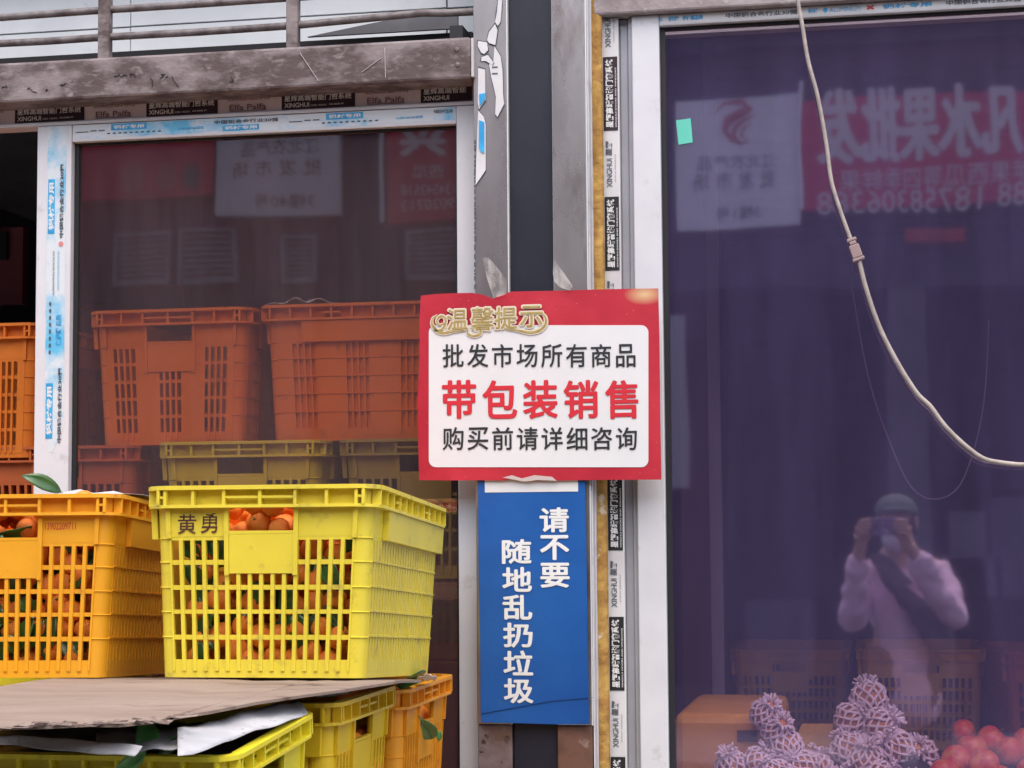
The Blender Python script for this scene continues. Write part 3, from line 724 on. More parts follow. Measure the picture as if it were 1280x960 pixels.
def crate_meshes(kind):
    if kind in _crates: return _crates[kind]
    body, rim, base = MB(), MB(), MB(); hps = [MB(), MB()]
    crate_face(body, 'y', -1, kind, hps[0]); crate_face(body, 'y', 1, kind, hps[1])
    crate_face(body, 'x', 1, kind, None); crate_face(body, 'x', -1, kind, None)
    for sx in (-1, 1):
        for sy in (-1, 1):
            cx, cy = sx*.165, sy*.265; n = 5; out, inn = [], []
            for i in range(n+1):
                a = math.pi/2*i/n
                out.append((cx+sx*.025*math.cos(a), cy+sy*.025*math.sin(a))); inn.append((cx+sx*.020*math.cos(a), cy+sy*.020*math.sin(a)))
            vs_ = [taper(x, y, z) for z in (0, CH-.004) for x, y in out]+[taper(x, y, z) for z in (0, CH-.004) for x, y in inn]
            k = n+1
            body.add(vs_, [(i, i+1, k+i+1, k+i) for i in range(n)]+[(2*k+i, 3*k+i, 3*k+i+1, 2*k+i+1) for i in range(n)], 0, True)
            for zt_ in (.088, .128, .170, .211, .253):
                vv = []
                for z, g in ((CH-zt_-.0012, .0), (CH-zt_, .0022), (CH-zt_+.0012, .0)):
                    for i in range(n+1):
                        a = math.pi/2*i/n; vv.append(taper(cx+sx*(.025+g)*math.cos(a), cy+sy*(.025+g)*math.sin(a), z))
                body.add(vv, [(r_*k+i, r_*k+i+1, (r_+1)*k+i+1, (r_+1)*k+i) for r_ in (0, 1) for i in range(n)], 0, False)
    arc_ring(rim, CH-.007, CH, HX-.001, HY-.001, .017, .024)
    arc_ring(rim, CH-.0375, CH-.0325, HX-.003, HY-.003, .017, .022)
    for sg in (-1, 1):
        for t in (-.178, -.166, -.117, -.063, 0, .061, .115, .166, .178):
            rim.box(t-.0025, t+.0025, sg*(HY-.002), sg*(HY+.013), CH-.033, CH-.0065)
        for a, c in ((-.0605, -.0025), (.0025, .0585), (-.177, -.1685), (.1685, .177)):
            rim.box(a, c, sg*(HY+.006), sg*(HY+.0105), CH-.0215, CH-.0175)
        for t in [-.275+.05*i for i in range(12)]:
            rim.box(sg*(HX-.002), sg*(HX+.013), t-.0022, t+.0022, CH-.033, CH-.0065)
        for t in (-.15, .10):
            rim.box(sg*(HX+.006), sg*(HX+.0105), t+.003, t+.047, CH-.0215, CH-.0175)
    for i in range(9): base.box(-.160+i*.036, -.160+i*.036+.022, -.258, .258, .003, .008)
    base.box(-.166, .166, -.262, -.235, .0015, .010); base.box(-.166, .166, .235, .262, .0015, .010)
    for yy in (-.12, 0, .12): base.box(-.165, .165, yy-.012, yy+.012, .001, .0075)
    _crates[kind] = [('body', body), ('rim', rim), ('base', base), ('handle_panel', hps[0]), ('handle_panel', hps[1])]
    return _crates[kind]
_cm = {}
def crate(label, colour, kind='A', M=None, loc=None, rz=0, group=None, cat='crate'):
    e = empty('fruit_crate', (0,0,0), label, cat, group)
    if M is not None: e.matrix_world = M
    else: e.location = loc; e.rotation_euler = (0,0,rz)
    for i, (nm, b) in enumerate(crate_meshes(kind)):
        k = (kind, i, colour.name)
        if k not in _cm: _cm[k] = b.mesh('crate_'+nm, colour)
        o = bpy.data.objects.new(nm, _cm[k]); COL.objects.link(o); o.parent = e
    return e
def plastic(name, c, dirt, lo=.62, hi=.76):
    return mat(name, c, tuple(x*.86 for x in c), 5, .4, .7, rough=.40, c3=dirt, s3=24, lo3=lo, hi3=hi, sss=.12, rvar=.1)
yel = plastic('yellow_crate_plastic', (.78,.64,.055), (.36,.28,.07), .57, .78)
ybr = plastic('bright_yellow_crate_plastic', (.82,.70,.035), (.45,.40,.03))
yor = plastic('golden_crate_plastic', (.80,.50,.018), (.50,.30,.03))
orn = plastic('orange_crate_plastic', (.80,.33,.018), (.45,.17,.03))
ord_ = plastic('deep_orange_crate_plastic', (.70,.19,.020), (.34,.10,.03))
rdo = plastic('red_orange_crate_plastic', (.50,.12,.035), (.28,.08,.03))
amb = plastic('amber_crate_plastic', (.86,.50,.04), (.40,.22,.04))

def pose(px, py, Yf, yaw, tilt, front=-.273):
    """the base's front edge centre on pixel px,py at depth Yf"""
    Rm = Matrix.Rotation(R(yaw), 4, 'Z') @ Matrix.Rotation(R(-tilt), 4, 'X')
    P0 = at(px, py, Yf); Mx = Matrix.Translation(P0 - (Rm @ Vector((0, front, 0)))) @ Rm
    return Mx
M_yel = pose(329, 847, -.78, 1.6, 3.6) @ Matrix.Scale(1.05, 4)
M_orn = pose(9, 847, -.77, 6.0, 3.2) @ Matrix.Scale(1.03, 4)
cy = crate('yellow slatted crate of tangerines with painted dark red name, standing on the cardboard', yel, 'A', M_yel)
co_ = crate('light orange slatted crate of tangerines with small red number, at the left edge', plastic('light_orange_crate_plastic', (.84,.40,.022), (.55,.24,.03)), 'A', M_orn)
name_m = mat('dark_red_paint', (.055,.008,.008), (.09,.016,.012), 60, rough=.6)
b = MB()
for ch, x0, x1, z0, z1 in (('黄', -.148, -.116, .047, .080), ('勇', -.107, -.078, .043, .079)):
    b.text(ch, Vector((x0*.99, -HY*.988-.0022, CH-z1)), X, Zv, x1-x0, z1-z0, 0, .004)
b.build('painted_name', name_m, cy)
b = MB(); b.text('13902209711', Vector((.068, -HY*.988-.0022, CH-.062)), X, Zv, .056, .0125, 0, .01)
b.build('painted_number', mat('red_stencil_paint', (.55,.04,.02), rough=.6), co_)

RIMZ = 1.207
def lower(px, Yc, col, label, dx=0, dz=0, tilt=0):
    M = Matrix.Translation((dx, Yc, RIMZ-CH+dz)) @ Matrix.Rotation(R(tilt), 4, 'X') @ Matrix.Rotation(R(90), 4, 'Z')
    return crate(label, col, 'A', M)
lower(0, -1.20, ybr, 'bright yellow crate under the front edge of the cardboard, with newspaper on top', -.905-.305, -.008, 4.0)
lower(0, -.765, plastic('warm_yellow_crate_plastic', (.76,.52,.02), (.5,.32,.03)), 'golden yellow lower crate between the bright yellow and the orange crate', -.885-.305, .012)
lower(0, -.345, orn, 'orange lower crate nearest the window, with a leaf stuck on its end', -.872-.305, .0)
for Yc, c in ((-1.20, orn), (-.765, yor), (-.345, ybr)):
    lower(0, Yc, c, {-1.20: 'orange lower crate left of the bright yellow one under the cardboard', -.765: 'golden lower crate beneath the light orange tangerine crate', -.345: 'yellow lower crate by the window beneath the light orange tangerine crate'}[Yc], -1.83, -.008 if Yc == -1.20 else .0, 4.0 if Yc == -1.20 else 0)
# trestle table that carries them
tb = empty('stall_table', (-1.5, -.77, 0), 'low wooden stall table under the lower fruit crates', 'table')
wood = mat('worn_plank', (.22,.13,.07), (.15,.085,.045), 6, rough=.75, stretch=(.3,3,1))
TZ = RIMZ-CH-.002
for i in range(5):
    b = MB(); dz_ = .024 if i < 2 else 0; b.box(-2.16, -.84, -1.45+i*.27, -1.45+i*.27+.262, TZ-.03-dz_, TZ-dz_); lp(b.build('plank', wood, None), tb)
for x in (-2.10, -.92):
    for y in (-1.38, -.20):
        b = MB(); b.box(x-.03, x+.03, y-.03, y+.03, 0, TZ-.031-(.024 if y < -1 else 0)); lp(b.build('leg', wood, None), tb)

# ------------------------------------------------------------------ tangerines and leaves
peel = mat('tangerine_peel', (.96,.34,.05), (.92,.24,.035), 22, rough=.36, bump=.0008, bscale=260, sss=.1, c3=(.90,.40,.05), s3=30, lo3=.6, hi3=.75)
def lump(q):
    rr_ = 1-.06*abs(q.z)**3+.012*math.sin(5*math.atan2(q.y, q.x))*(1-abs(q.z)); d = .10*math.exp(-((1-q.z)/.03)**2) if q.z > 0 else 0
    return Vector((q.x*rr_, q.y*rr_, q.z*(.86-d)))
tb_ = MB(); tb_.sphere((0,0,0), 1, 1, 1, 16, 10, 0, lump); tb_.sphere((0,0,.80), .13, .13, .05, 6, 4, 1)
tang_me = tb_.mesh('tangerine', [peel, mat('calyx', (.10,.13,.03), rough=.7)])
leaf_m = mat('citrus_leaf', (.020,.075,.018), (.035,.11,.02), 14, rough=.32, coat=.2)
leaf_l = mat('pale_leaf', (.10,.20,.05), (.14,.24,.07), 14, rough=.4)
def leaf_mesh(name, L_, W_, bend, mm):
    b = MB()
    def fn(u, v):
        t = v; w_ = W_*math.sin(math.pi*min(1, t*.97+.02))**.75*(1-.25*t); x = (u-.5)*2
        return (x*w_, L_*t, bend*math.sin(math.pi*t*.8)*L_ + abs(x)*w_*.35 + .06*w_*math.sin(t*11+x))
    b.grid(fn, 4, 9)
    b.tube([(0,-.15*L_,0), (0,0,.001), (0,.9*L_,bend*math.sin(math.pi*.72)*L_+.001)], [.0012,.0014,.0006], 5)
    return b.mesh(name, mm)
leaf_me = [leaf_mesh('leaf', .070, .017, .10, leaf_m), leaf_mesh('leaf', .060, .015, -.15, leaf_m), leaf_mesh('leaf', .050, .017, .22, leaf_m)]
def leaf_obj(M, label, group=None, me=None, k=0, sc=1, name='citrus_leaf'):
    o = bpy.data.objects.new(name, me or leaf_me[k]); COL.objects.link(o); o.matrix_world = M @ Matrix.Scale(sc, 4)
    md = o.modifiers.new('solid', 'SOLIDIFY'); md.thickness = .0006
    return tag(o, label, 'leaf', group)
def fill(M, seed, lt, gt, ll, gl_, top=.285):
    r_ = random.Random(seed); stuff = MB(); ntan = 0
    for lay in range(10):
        y = -HY*.965+.027 + lay*.056
        for i, zr in enumerate([.034+.044*j for j in range(7)]):
            hw = .160*(1-.10*(1-zr/CH))-.024
            n = 8; off = .5 if (i+lay) % 2 else 0
            for j in range(n):
                x = -hw + (j+off*.9)*(2*hw/(n-.5)) + r_.uniform(-.008, .008)
                if abs(x) > hw+.006: continue
                rad = r_.uniform(.0190, .0242); yy = y*(1-.055*(1-zr/CH)) + r_.uniform(0, .010); zz = zr+r_.uniform(-.011, .011)
                if lay == 0 and r_.random() < .16: continue      # gaps where leaves show
                if lay < 2:
                    o = bpy.data.objects.new('tangerine', tang_me); COL.objects.link(o)
                    e = Matrix.Rotation(r_.uniform(0, 6.3), 4, 'Z') @ Matrix.Rotation(r_.uniform(0, 2.6), 4, 'X') @ Matrix.Rotation(r_.uniform(0, 6.3), 4, 'Z')
                    o.matrix_world = M @ Matrix.Translation((x, yy, zz)) @ e @ Matrix.Scale(rad, 4); tag(o, lt, 'tangerine', gt)
                else: stuff.sphere((x, yy, zz), rad, rad, rad*.9, 8, 5)
        if lay < 2:
            for q in range(38 if lay == 0 else 12):
                x = r_.uniform(-.145, .145); zz = r_.uniform(.04, .25)
                e = Matrix.Rotation(r_.uniform(-.5, .5), 4, 'Z') @ Matrix.Rotation(R(90)+r_.uniform(-.35, .35), 4, 'X') @ Matrix.Rotation(r_.uniform(-.8, .8), 4, 'Z')
                leaf_obj(M @ Matrix.Translation((x*.95, y-.003+r_.uniform(0, .008), max(.02, zz-.03))) @ e, ll, gl_, k=q % 3, sc=r_.uniform(.75, 1.15))
    o = stuff.build('tangerines', peel); o.matrix_world = M; tag(o, lt.replace('small orange tangerine packed', 'mass of tangerines heaped'), 'tangerines', kind='stuff')
fill(M_yel, 11, 'small orange tangerine packed in the yellow slatted crate', 'tangerines in the yellow crate', 'dark green leaf among tangerines in the yellow slatted crate', 'leaves in the yellow crate')
fill(M_orn, 12, 'small orange tangerine packed in the light orange crate', 'tangerines in the light orange crate', 'dark green leaf among tangerines in the light orange crate', 'leaves in the light orange crate')
# ------------------------------------------------------------------ cardboard, newspapers, loose leaves
card = mat('grey_brown_cardboard', (.285,.215,.172), (.215,.152,.118), 5, .36, .66, rough=.88, bump=.003, bscale=22, stretch=(.45,1.8,1), c3=(.085,.052,.042), s3=8, lo3=.58, hi3=.70, detail=9)
def cz(y):
    return 1.2445 if y < -.80 else 1.2445-.045*min(1, (y+.80)/.62)
front = [(-330,915),(-160,912),(-60,909),(0,907),(48,904),(98,903.5),(150,901),(196,899.5),(228,893),(262,887),(320,877),(380,868),(432,861),(466,856.5),(492,852.5)]
fp = [atz(x, y, 1.2445+(.003*math.sin(x*.05))) for x, y in front]
b = MB(); nrow = 14
top_, bot_ = [], []
for p in fp:
    for j in range(nrow+1):
        yb_ = -.17 if p.x < -1.0 else max(p.y+.05, -.17-2.6*(p.x+1.0)); y = p.y + (min(-.17, yb_)-p.y)*(j/nrow); x = p.x
        sag = .006*math.sin(x*7+j)*(1-j/nrow)
        z = min(cz(y), p.z) + (sag*.3 if y < -.8 else 0); top_.append((x, y, z)); bot_.append((x, y, z-.0045))
k = nrow+1; nF = len(fp); o_ = len(top_)
fs = [(i*k+j, (i+1)*k+j, (i+1)*k+j+1, i*k+j+1) for i in range(nF-1) for j in range(nrow)]
fs += [(o_+i*k+j, o_+i*k+j+1, o_+(i+1)*k+j+1, o_+(i+1)*k+j) for i in range(nF-1) for j in range(nrow)]
fs += [(i*k, o_+i*k, o_+(i+1)*k, (i+1)*k) for i in range(nF-1)] + [((nF-1)*k+j, o_+(nF-1)*k+j, o_+(nF-1)*k+j+1, (nF-1)*k+j+1) for j in range(nrow)]
b.add(top_+bot_, fs, 0)
cbd = empty('cardboard_sheet', (-1.4, -.9, 1.23), 'flattened grey brown cardboard sheet with frayed edge under the tangerine crates', 'cardboard')
lp(b.build('sheet', card, None), cbd)
# frayed liner paper along the front edge
b = MB(); fray = mat('torn_liner', (.24,.18,.15), (.08,.05,.04), 40, rough=.9)
for i in range(3, 8):
    a, c = fp[i], fp[i+1]
    for q in range(11):
        p = a.lerp(c, rr.random()); L_ = rr.uniform(.006, .026)
        dz = rr.uniform(-.0055, .0015); p1 = p+Vector((rr.uniform(-.4, .4)*L_, -rr.uniform(.001, .006), dz)); p2 = p1+Vector((L_, -rr.uniform(-.002, .003), rr.uniform(-.003, .003)))
        b.add([p1, p2, p2+Vector((0, .006, .0022)), p1+Vector((0, .006, .0022))], [(0,1,2,3)])
lp(b.build('frayed_edge', fray, None), cbd)
news = mat('grey_newsprint', (.47,.47,.49), (.36,.36,.38), 8, rough=.85, c3=(.22,.22,.23), s3=55, lo3=.60, hi3=.68, stretch=(1,1,1))
def sheet(name, label, cat_, px_pts, zf, mm, nu=18, nv=5, amp=.006, seed=1, solid=.0008):
    """crumpled paper: front edge pixels -> points, back edge pixels likewise"""
    r_ = random.Random(seed); A, B = px_pts
    def lerpl(Lst, u):
        f = u*(len(Lst)-1); i = min(int(f), len(Lst)-2); return Lst[i].lerp(Lst[i+1], f-i)
    PA = [atz(x, y, z) for x, y, z in A]; PB = [atz(x, y, z) for x, y, z in B]
    ph = [r_.uniform(0, 6) for _ in range(4)]
    def fn(u, v):
        p = lerpl(PA, u).lerp(lerpl(PB, u), v)
        return (p.x, p.y, p.z + amp*(math.sin(u*23+ph[0])*.4+math.sin(v*5+u*9+ph[1])*.5+r_.uniform(-.3,.3)*.5))
    b = MB(); b.grid(fn, nu, nv); o = b.build(name, mm, None, solid=solid); return tag(o, label, cat_)
sheet('newspaper', 'white folded newspaper under the cardboard at the bottom left', 'newspaper',
      ([(-60,927,1.203),(0,931,1.202),(60,936,1.200),(120,942,1.198),(168,946,1.197)], [(-60,917,1.216),(0,920,1.215),(60,922,1.214),(120,926,1.213),(178,933,1.210)]), 0, news, seed=2, amp=.002)
sheet('newspaper', 'grey newspaper lying flat between the two white sheets under the cardboard', 'newspaper',
      ([(120,934,1.200),(170,937,1.199),(215,938,1.199),(260,930,1.202)], [(120,915,1.206),(172,914,1.206),(222,909,1.208),(275,900,1.210)]), 0, news, seed=9, amp=.003)
sheet('newspaper', 'crumpled white newspaper along the right rim of the bright yellow lower crate', 'newspaper',
      ([(222,946,1.198),(265,934,1.203),(310,918,1.207),(350,905,1.210),(385,891,1.213)], [(222,912,1.222),(255,904,1.224),(292,894,1.225),(332,883,1.225),(374,874,1.222)]), 0, news, seed=3, amp=.003)
sheet('newspaper', 'piece of newspaper between the golden lower crate and the cardboard', 'newspaper',
      ([(393,872.5,1.225),(415,870.5,1.225),(434,867.5,1.225)], [(408,866,1.232),(424,864.5,1.233),(438,861,1.233)]), 0, news, nu=8, nv=3, seed=4, amp=.002)
pl_m = clear_film('torn_plastic_bag', .55)
sheet('plastic_scrap', 'crumpled white plastic scrap on the orange lower crate behind the yellow crate', 'plastic',
      ([(519,850.5,1.215),(530,850,1.215),(547,849,1.213)], [(524,845,1.235),(533,843.5,1.238),(543,844,1.233)]), 0, mat('white_plastic', (.66,.66,.67), rough=.3), nu=8, nv=4, seed=5, amp=.005)
b = MB(); b.grid(lambda u, v: (-1.495+.575*u, -1.385+.37*v, RIMZ-.040+.024*v+.008*math.sin(u*17+v*5)*math.sin(v*9)), 24, 12)  # added sheet, painted black as the dark hollow under the cardboard
tag(b.build('crate_shade_sheet', mat('black_crate_shade', (.014,.014,.017), rough=.45), None, solid=.001), 'added black sheet standing in for the shade inside the bright yellow lower crate', 'plastic')
# dark red and orange bits showing behind the golden crate's rim
for i, (px, py) in enumerate(((438,866),(450,862.5),(462,859.5))):
    p = atz(px, py, 1.217); o = bpy.data.objects.new('tangerine', tang_me); COL.objects.link(o); o.location = (p.x-.01, p.y+.012, 1.212); o.scale = (.021,)*3; o.rotation_euler = (i, .5*i, 1)
    tag(o, 'tangerine peeping over the rim of the golden yellow lower crate', 'tangerine', 'tangerines in the golden lower crate')
for dy, gid in ((-.765, 'golden yellow'), (-.345, 'orange')):
    r_ = random.Random(int(-dy*100))
    b = MB()
    for i in range(5):
        for j in range(6):
            for l_ in range(5): b.sphere((-.93-i*.05+r_.uniform(-.006,.006), dy-.135+j*.054+r_.uniform(-.006,.006), RIMZ-CH+.04+l_*.05), .025, .025, .023, 8, 6)
    tag(b.build('tangerines', peel), f'mass of tangerines heaped inside the {gid} lower crate', 'tangerines', kind='stuff')
# loose leaves
big1 = leaf_mesh('leaf', .115, .024, .16, leaf_m); big2 = leaf_mesh('leaf', .085, .021, .12, leaf_m)
mid_leaf = mat('green_leaf', (.055,.19,.045), (.08,.24,.055), 14, rough=.38)
big3 = leaf_mesh('leaf', .09, .024, .10, mid_leaf)
def aim(px0, py0, px1, py1, Y0, Y1, roll=0.0):
    a, c = at(px0, py0, Y0), at(px1, py1, Y1); y = (c-a); L_ = y.length; y.normalize()
    zz = (CAM-a).normalized(); zz = (Matrix.Rotation(roll, 3, y) @ zz); x = y.cross(zz).normalized(); zz = x.cross(y)
    Mx = Matrix((x, y, zz)).transposed().to_4x4(); Mx.translation = a; return Mx, L_
for (a, me, ln_, lab) in (
    ((76, 615, 26, 596, -.68, -.72, .35), big1, .115, 'dark green leaf lying on top of the light orange crate'),
    ((-12, 676, 40, 655, -.735, -.745, .7), big3, .09, 'curved green leaf in the hand hole of the light orange crate'),
    ((172, 940, 186, 904, -1.43, -1.36, .3), big3, .09, 'upright green leaf hanging below the cardboard edge'),
    ((182, 938, 143, 962, -1.44, -1.45, -.4), big3, .09, 'green leaf drooping over the rim of the bright yellow crate'),
    ((196, 946, 221, 920, -1.40, -1.36, .5), big2, .085, 'dark green leaf beside the newspaper on the bright yellow crate'),
    ((497, 856, 524, 842, -.42, -.30, .8), big2, .085, 'dark dry leaf on the orange lower crate behind the yellow crate'),
    ((526, 899, 541, 922, -.40, -.33, .2), leaf_mesh('leaf', .05, .013, .05, leaf_l), .05, 'pale green leaf stuck on the end of the orange lower crate'),
    ((548, 926, 550, 913, -.28, -.28, .2), leaf_mesh('leaf', .03, .010, .05, mid_leaf), .03, 'tiny green leaf tip poking from the orange lower crate'),
    ((360, 671, 318, 667, -.71, -.71, .5), leaf_me[1], .06, 'narrow dark leaf across the hand hole of the yellow crate')):
    Mx, L_ = aim(*a); leaf_obj(Mx, lab, me=me, sc=L_/ln_)
b = MB(); edge_ = [(-40,.004),(0,.005),(40,.004),(74,.006),(93,.014),(112,.004),(135,.010),(150,.004),(172,.003)]
vv = []
for px, h in edge_:
    p = at(px, 613, -.66); Yb = -.66
    q = M_orn @ Vector((0, -.20, CH+.003)); vv += [(p.x, -.70, q.z+.0035), (p.x+.003, -.64, q.z+h), (p.x, -.52, q.z+h*.4-.006)]
b.add(vv, [(3*i+k_, 3*i+3+k_, 3*i+4+k_, 3*i+1+k_) for i in range(len(edge_)-1) for k_ in (0, 1)], 0)
tag(b.build('newspaper', news, None, solid=.0008), 'thin newspaper edge on top of the light orange tangerine crate', 'newspaper')


# ------------------------------------------------------------------ inside the left room
zr1 = az(210, 386, .23)                # rim of the upper inside crates
za1 = zr1-CH; zr2 = za1+.004; za2 = zr2-CH
def inside(px, py, Yf, col, kind, label, z, long=False, edge=None, rz=0):
    hy = .305
    if long: x = ax(edge, py, Yf)+hy; loc = (x, Yf+.205, z); r_ = R(90)
    else: loc = (ax(px, py, Yf), Yf+hy, z); r_ = R(rz)
    return crate(label, col, kind, None, loc, r_)
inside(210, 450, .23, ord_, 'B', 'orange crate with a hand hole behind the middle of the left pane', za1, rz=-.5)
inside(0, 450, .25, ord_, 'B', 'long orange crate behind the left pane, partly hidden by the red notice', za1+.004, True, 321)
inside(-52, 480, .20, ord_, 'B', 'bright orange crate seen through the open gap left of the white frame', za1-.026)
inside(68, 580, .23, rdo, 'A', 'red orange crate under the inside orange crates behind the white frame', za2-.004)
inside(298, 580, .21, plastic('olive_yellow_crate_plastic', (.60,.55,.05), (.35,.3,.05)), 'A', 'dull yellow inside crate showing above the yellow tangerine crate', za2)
inside(528, 580, .22, plastic('shade_dark_crate_plastic', (.30,.27,.05), (.18,.15,.04)), 'A', 'yellow inside crate coloured dark as shade, behind the lower corner of the red notice', za2)  # yellow plastic darkened to paint in the deep shade of the room
b = MB()
bn = empty('crate_bench', (-1.4, .55, 0), 'plain plank bench carrying the crates inside the left room', 'bench')
for i in range(3): bb = MB(); bb.box(-2.6, -.62, .16+i*.27, .16+i*.27+.262, za2-.045, za2-.008); lp(bb.build('plank', wood, None), bn)
for x in (-2.5, -1.6, -.7):
    for y in (.22, .86): bb = MB(); bb.box(x-.03, x+.03, y-.03, y+.03, 0, za2-.046); lp(bb.build('leg', wood, None), bn)
# red cloth hung across the room behind the crates
redcl = mat('dark_red_tarpaulin', (.36,.025,.045), (.27,.018,.036), 3, rough=.6)
b = MB()
def cf(u, v):
    x = ax(50, 300, 1.35) + u*(part_x-.08-ax(50, 300, 1.35)); z = .25+v*2.55
    return (x, 1.35+.03*math.sin(x*9)+.015*math.sin(x*23+v*2)-.05*(1-v), z)
b.grid(cf, 90, 8); tag(b.build('red_tarpaulin', redcl, None, solid=.002), 'dark red tarpaulin hung behind the crates in the left room', 'tarpaulin')
b = MB(); b.grid(lambda u, v: (ax(60,330,.98)+ (ax(575,330,.98)-ax(60,330,.98))*u, .99-.10*v+.006*math.sin(u*40), za1+CH+.10-.12*v+.012*math.sin(u*13)), 50, 6)
tag(b.build('red_cover', mat('red_sheet', (.38,.03,.035), (.30,.02,.03), 4, rough=.55), None, solid=.002), 'bright red folded sheet behind the orange inside crates', 'cloth')
bb = MB(); bb.box(-3.3, part_x-.08, .93, 1.0, za1-.5, za1+CH-.03); tag(bb.build('plank_shelf', wood), 'wooden shelf board behind the inside crates', 'shelf')
pn = MB(); pn.box(ax(-40,300,1.25), ax(38,300,1.25), 1.20, 1.23, az(20,380,1.2), az(20,284,1.2)); pn.box(ax(-30,310,1.19), ax(9,310,1.19), 1.185, 1.199, az(0,325,1.19), az(0,290,1.19), 1)
tag(pn.build('red_board', [mat('dull_red_board', (.22,.06,.08), rough=.6), ink_black]), 'dull red board with a dark plate inside the open gap at the left', 'board')
# crumpled plastic on the long crate
b = MB(); xa, xb_ = ax(330,379,.27), ax(425,379,.27)
b.grid(lambda u, v: (xa+(xb_-xa)*u, .27+.10*v, za1+CH+.006+.018*math.sin(math.pi*u)*(.6+.4*math.sin(u*19+v*7))), 20, 5)
tag(b.build('plastic_bag', mat('milky_plastic', (.55,.55,.58), rough=.25), None, solid=.001), 'crumpled milky plastic lying on the long orange crate', 'plastic')

# ------------------------------------------------------------------ inside the right room
RYc = 2.55
def rcrate(px, Yf, ytop, col, label, dz=0, rz=0):
    z = az(px, ytop, Yf)-CH+dz
    return crate(label, col, 'A', None, (ax(px, ytop, Yf), Yf+.305, z), R(rz))
c_ = rcrate(986, 2.62, 812, amb, 'amber crate at the back of the right room, left of the photographer\'s reflection')
zR = c_.location.z
rcrate(1151, 2.25, 812, amb, 'amber crate at the back of the right room behind the photographer\'s reflection', 0, 0)
zR2 = az(1151, 812, 2.25)-CH
rcrate(1330, 1.95, 816, rdo, 'reddish crate at the right edge of the right room', 0, 4)
zR3 = az(1330, 816, 1.95)-CH
crate('yellow crate beneath the amber crate at the back of the right room', plastic('mustard_crate_plastic', (.74,.46,.02), (.4,.25,.03)), 'A', None, (ax(986,880,2.62), 2.925, zR-CH+.004))
for x, y, z in ((ax(986,880,2.62), 2.925, zR-CH+.003), (ax(1151,880,2.25), 2.555, zR2-.001), (ax(1330,880,1.95), 2.255, zR3-.001)):
    pl_ = empty('pallet', (x, y, 0), {0: 'wooden stand under the yellow and amber crates', 1: 'wooden stand under the amber crate behind the reflection', 2: 'wooden stand under the reddish crate'}[0 if x < -.05 else (1 if x < .4 else 2)], 'stand')
    for i in range(4): bb = MB(); bb.box(x-.2, x+.2, y-.29+i*.15, y-.29+i*.15+.13, z-.03, z); lp(bb.build('plank', wood, None), pl_)
    for sx in (-.17, .17):
        for sy in (-.25, .25): bb = MB(); bb.box(x+sx-.025, x+sx+.025, y+sy-.025, y+sy+.025, 0, z-.031); lp(bb.build('leg', wood, None), pl_)
# display table right behind the pane
DZ = .86
dt = empty('display_table', (.1, .75, 0), 'low display table behind the right pane carrying netted fruit', 'table')
for i in range(4): bb = MB(); bb.box(-.72, 1.6, .18+i*.27, .18+i*.27+.262, DZ-.04, DZ); lp(bb.build('plank', wood, None), dt)
for x in (-.66, .5, 1.5):
    for y in (.24, 1.18): bb = MB(); bb.box(x-.03, x+.03, y-.03, y+.03, 0, DZ-.041); lp(bb.build('leg', wood, None), dt)
# golden carton with an open flap
cz1 = az(930, 868, .62)
cart = empty('fruit_carton', (ax(925,900,.5), .6, DZ), 'golden brown fruit carton behind the lower left corner of the right pane', 'carton')
cm_ = mat('golden_carton', (.82,.46,.06), (.70,.36,.05), 5, rough=.6)
cx0, cx1 = ax(842, 900, .40), ax(972, 900, .40)
bb = MB(); bb.box(cx0, cx1, .40, .95, DZ+.001, az(905,893,.40)); lp(bb.build('box', cm_, None, bevel=.02), cart)
zc = az(905,893,.40)
bb = MB(); bb.box(cx0+.145, cx0+.19, .396, .399, zc-.06, zc-.035); lp(bb.build('hand_hole', mat('hole_shade_brown', (.06,.035,.03), rough=.8), None), cart)  # dark plate on the box front paints the shade inside the hole
# slanted yellow box side
bb = MB(); bb.add([at(974,960,.9), at(1036,960,.9), at(1042,905,.95), at(1003,905,.95), at(974,1040,.9), at(1036,1040,.9)], [(0,1,2,3),(4,5,1,0)])
o = bb.build('carton_flap', mat('yellow_carton', (.66,.42,.04), (.55,.34,.04), 6, rough=.6), None, solid=.004); tag(o, 'upright yellow carton flap between the netted fruit heaps', 'carton')
# fruit in white foam nets
foamw = mat('white_foam_net', (.86,.80,.85), rough=.8); pear = mat('pale_yellow_fruit', (.62,.33,.12), (.55,.24,.08), 20, rough=.4)
fb = MB(); fb.sphere((0,0,0), .92, .92, .88, 14, 10)
fruit_me = fb.mesh('fruit', pear)
nb = MB()
for sgn in (-1, 1):
    for s_ in range(11):
        pts = []
        for i in range(11):
            t = .30+(math.pi-.34)*i/10; a = 2*math.pi*s_/11+sgn*i*.22
            rad = 1.02+.09*math.sin(i*2.2+s_*1.7)
            pts.append((math.sin(t)*math.cos(a)*rad, math.sin(t)*math.sin(a)*rad, math.cos(t)*rad*.95))
        # frilly collar above
        a = 2*math.pi*s_/11; w1 = .62+.12*math.sin(s_*2.7+sgn); pts = [(w1*math.cos(a-.15*sgn), w1*math.sin(a-.15*sgn), 1.22+.08*math.cos(s_*3.1)), (.36*math.cos(a), .36*math.sin(a), 1.06)]+pts
        nb.tube(pts, [.078+.02*math.sin(q*1.9+s_*2.3) for q in range(len(pts))], 5)
net_me = nb.mesh('foam_net', foamw)
nfr = [0]
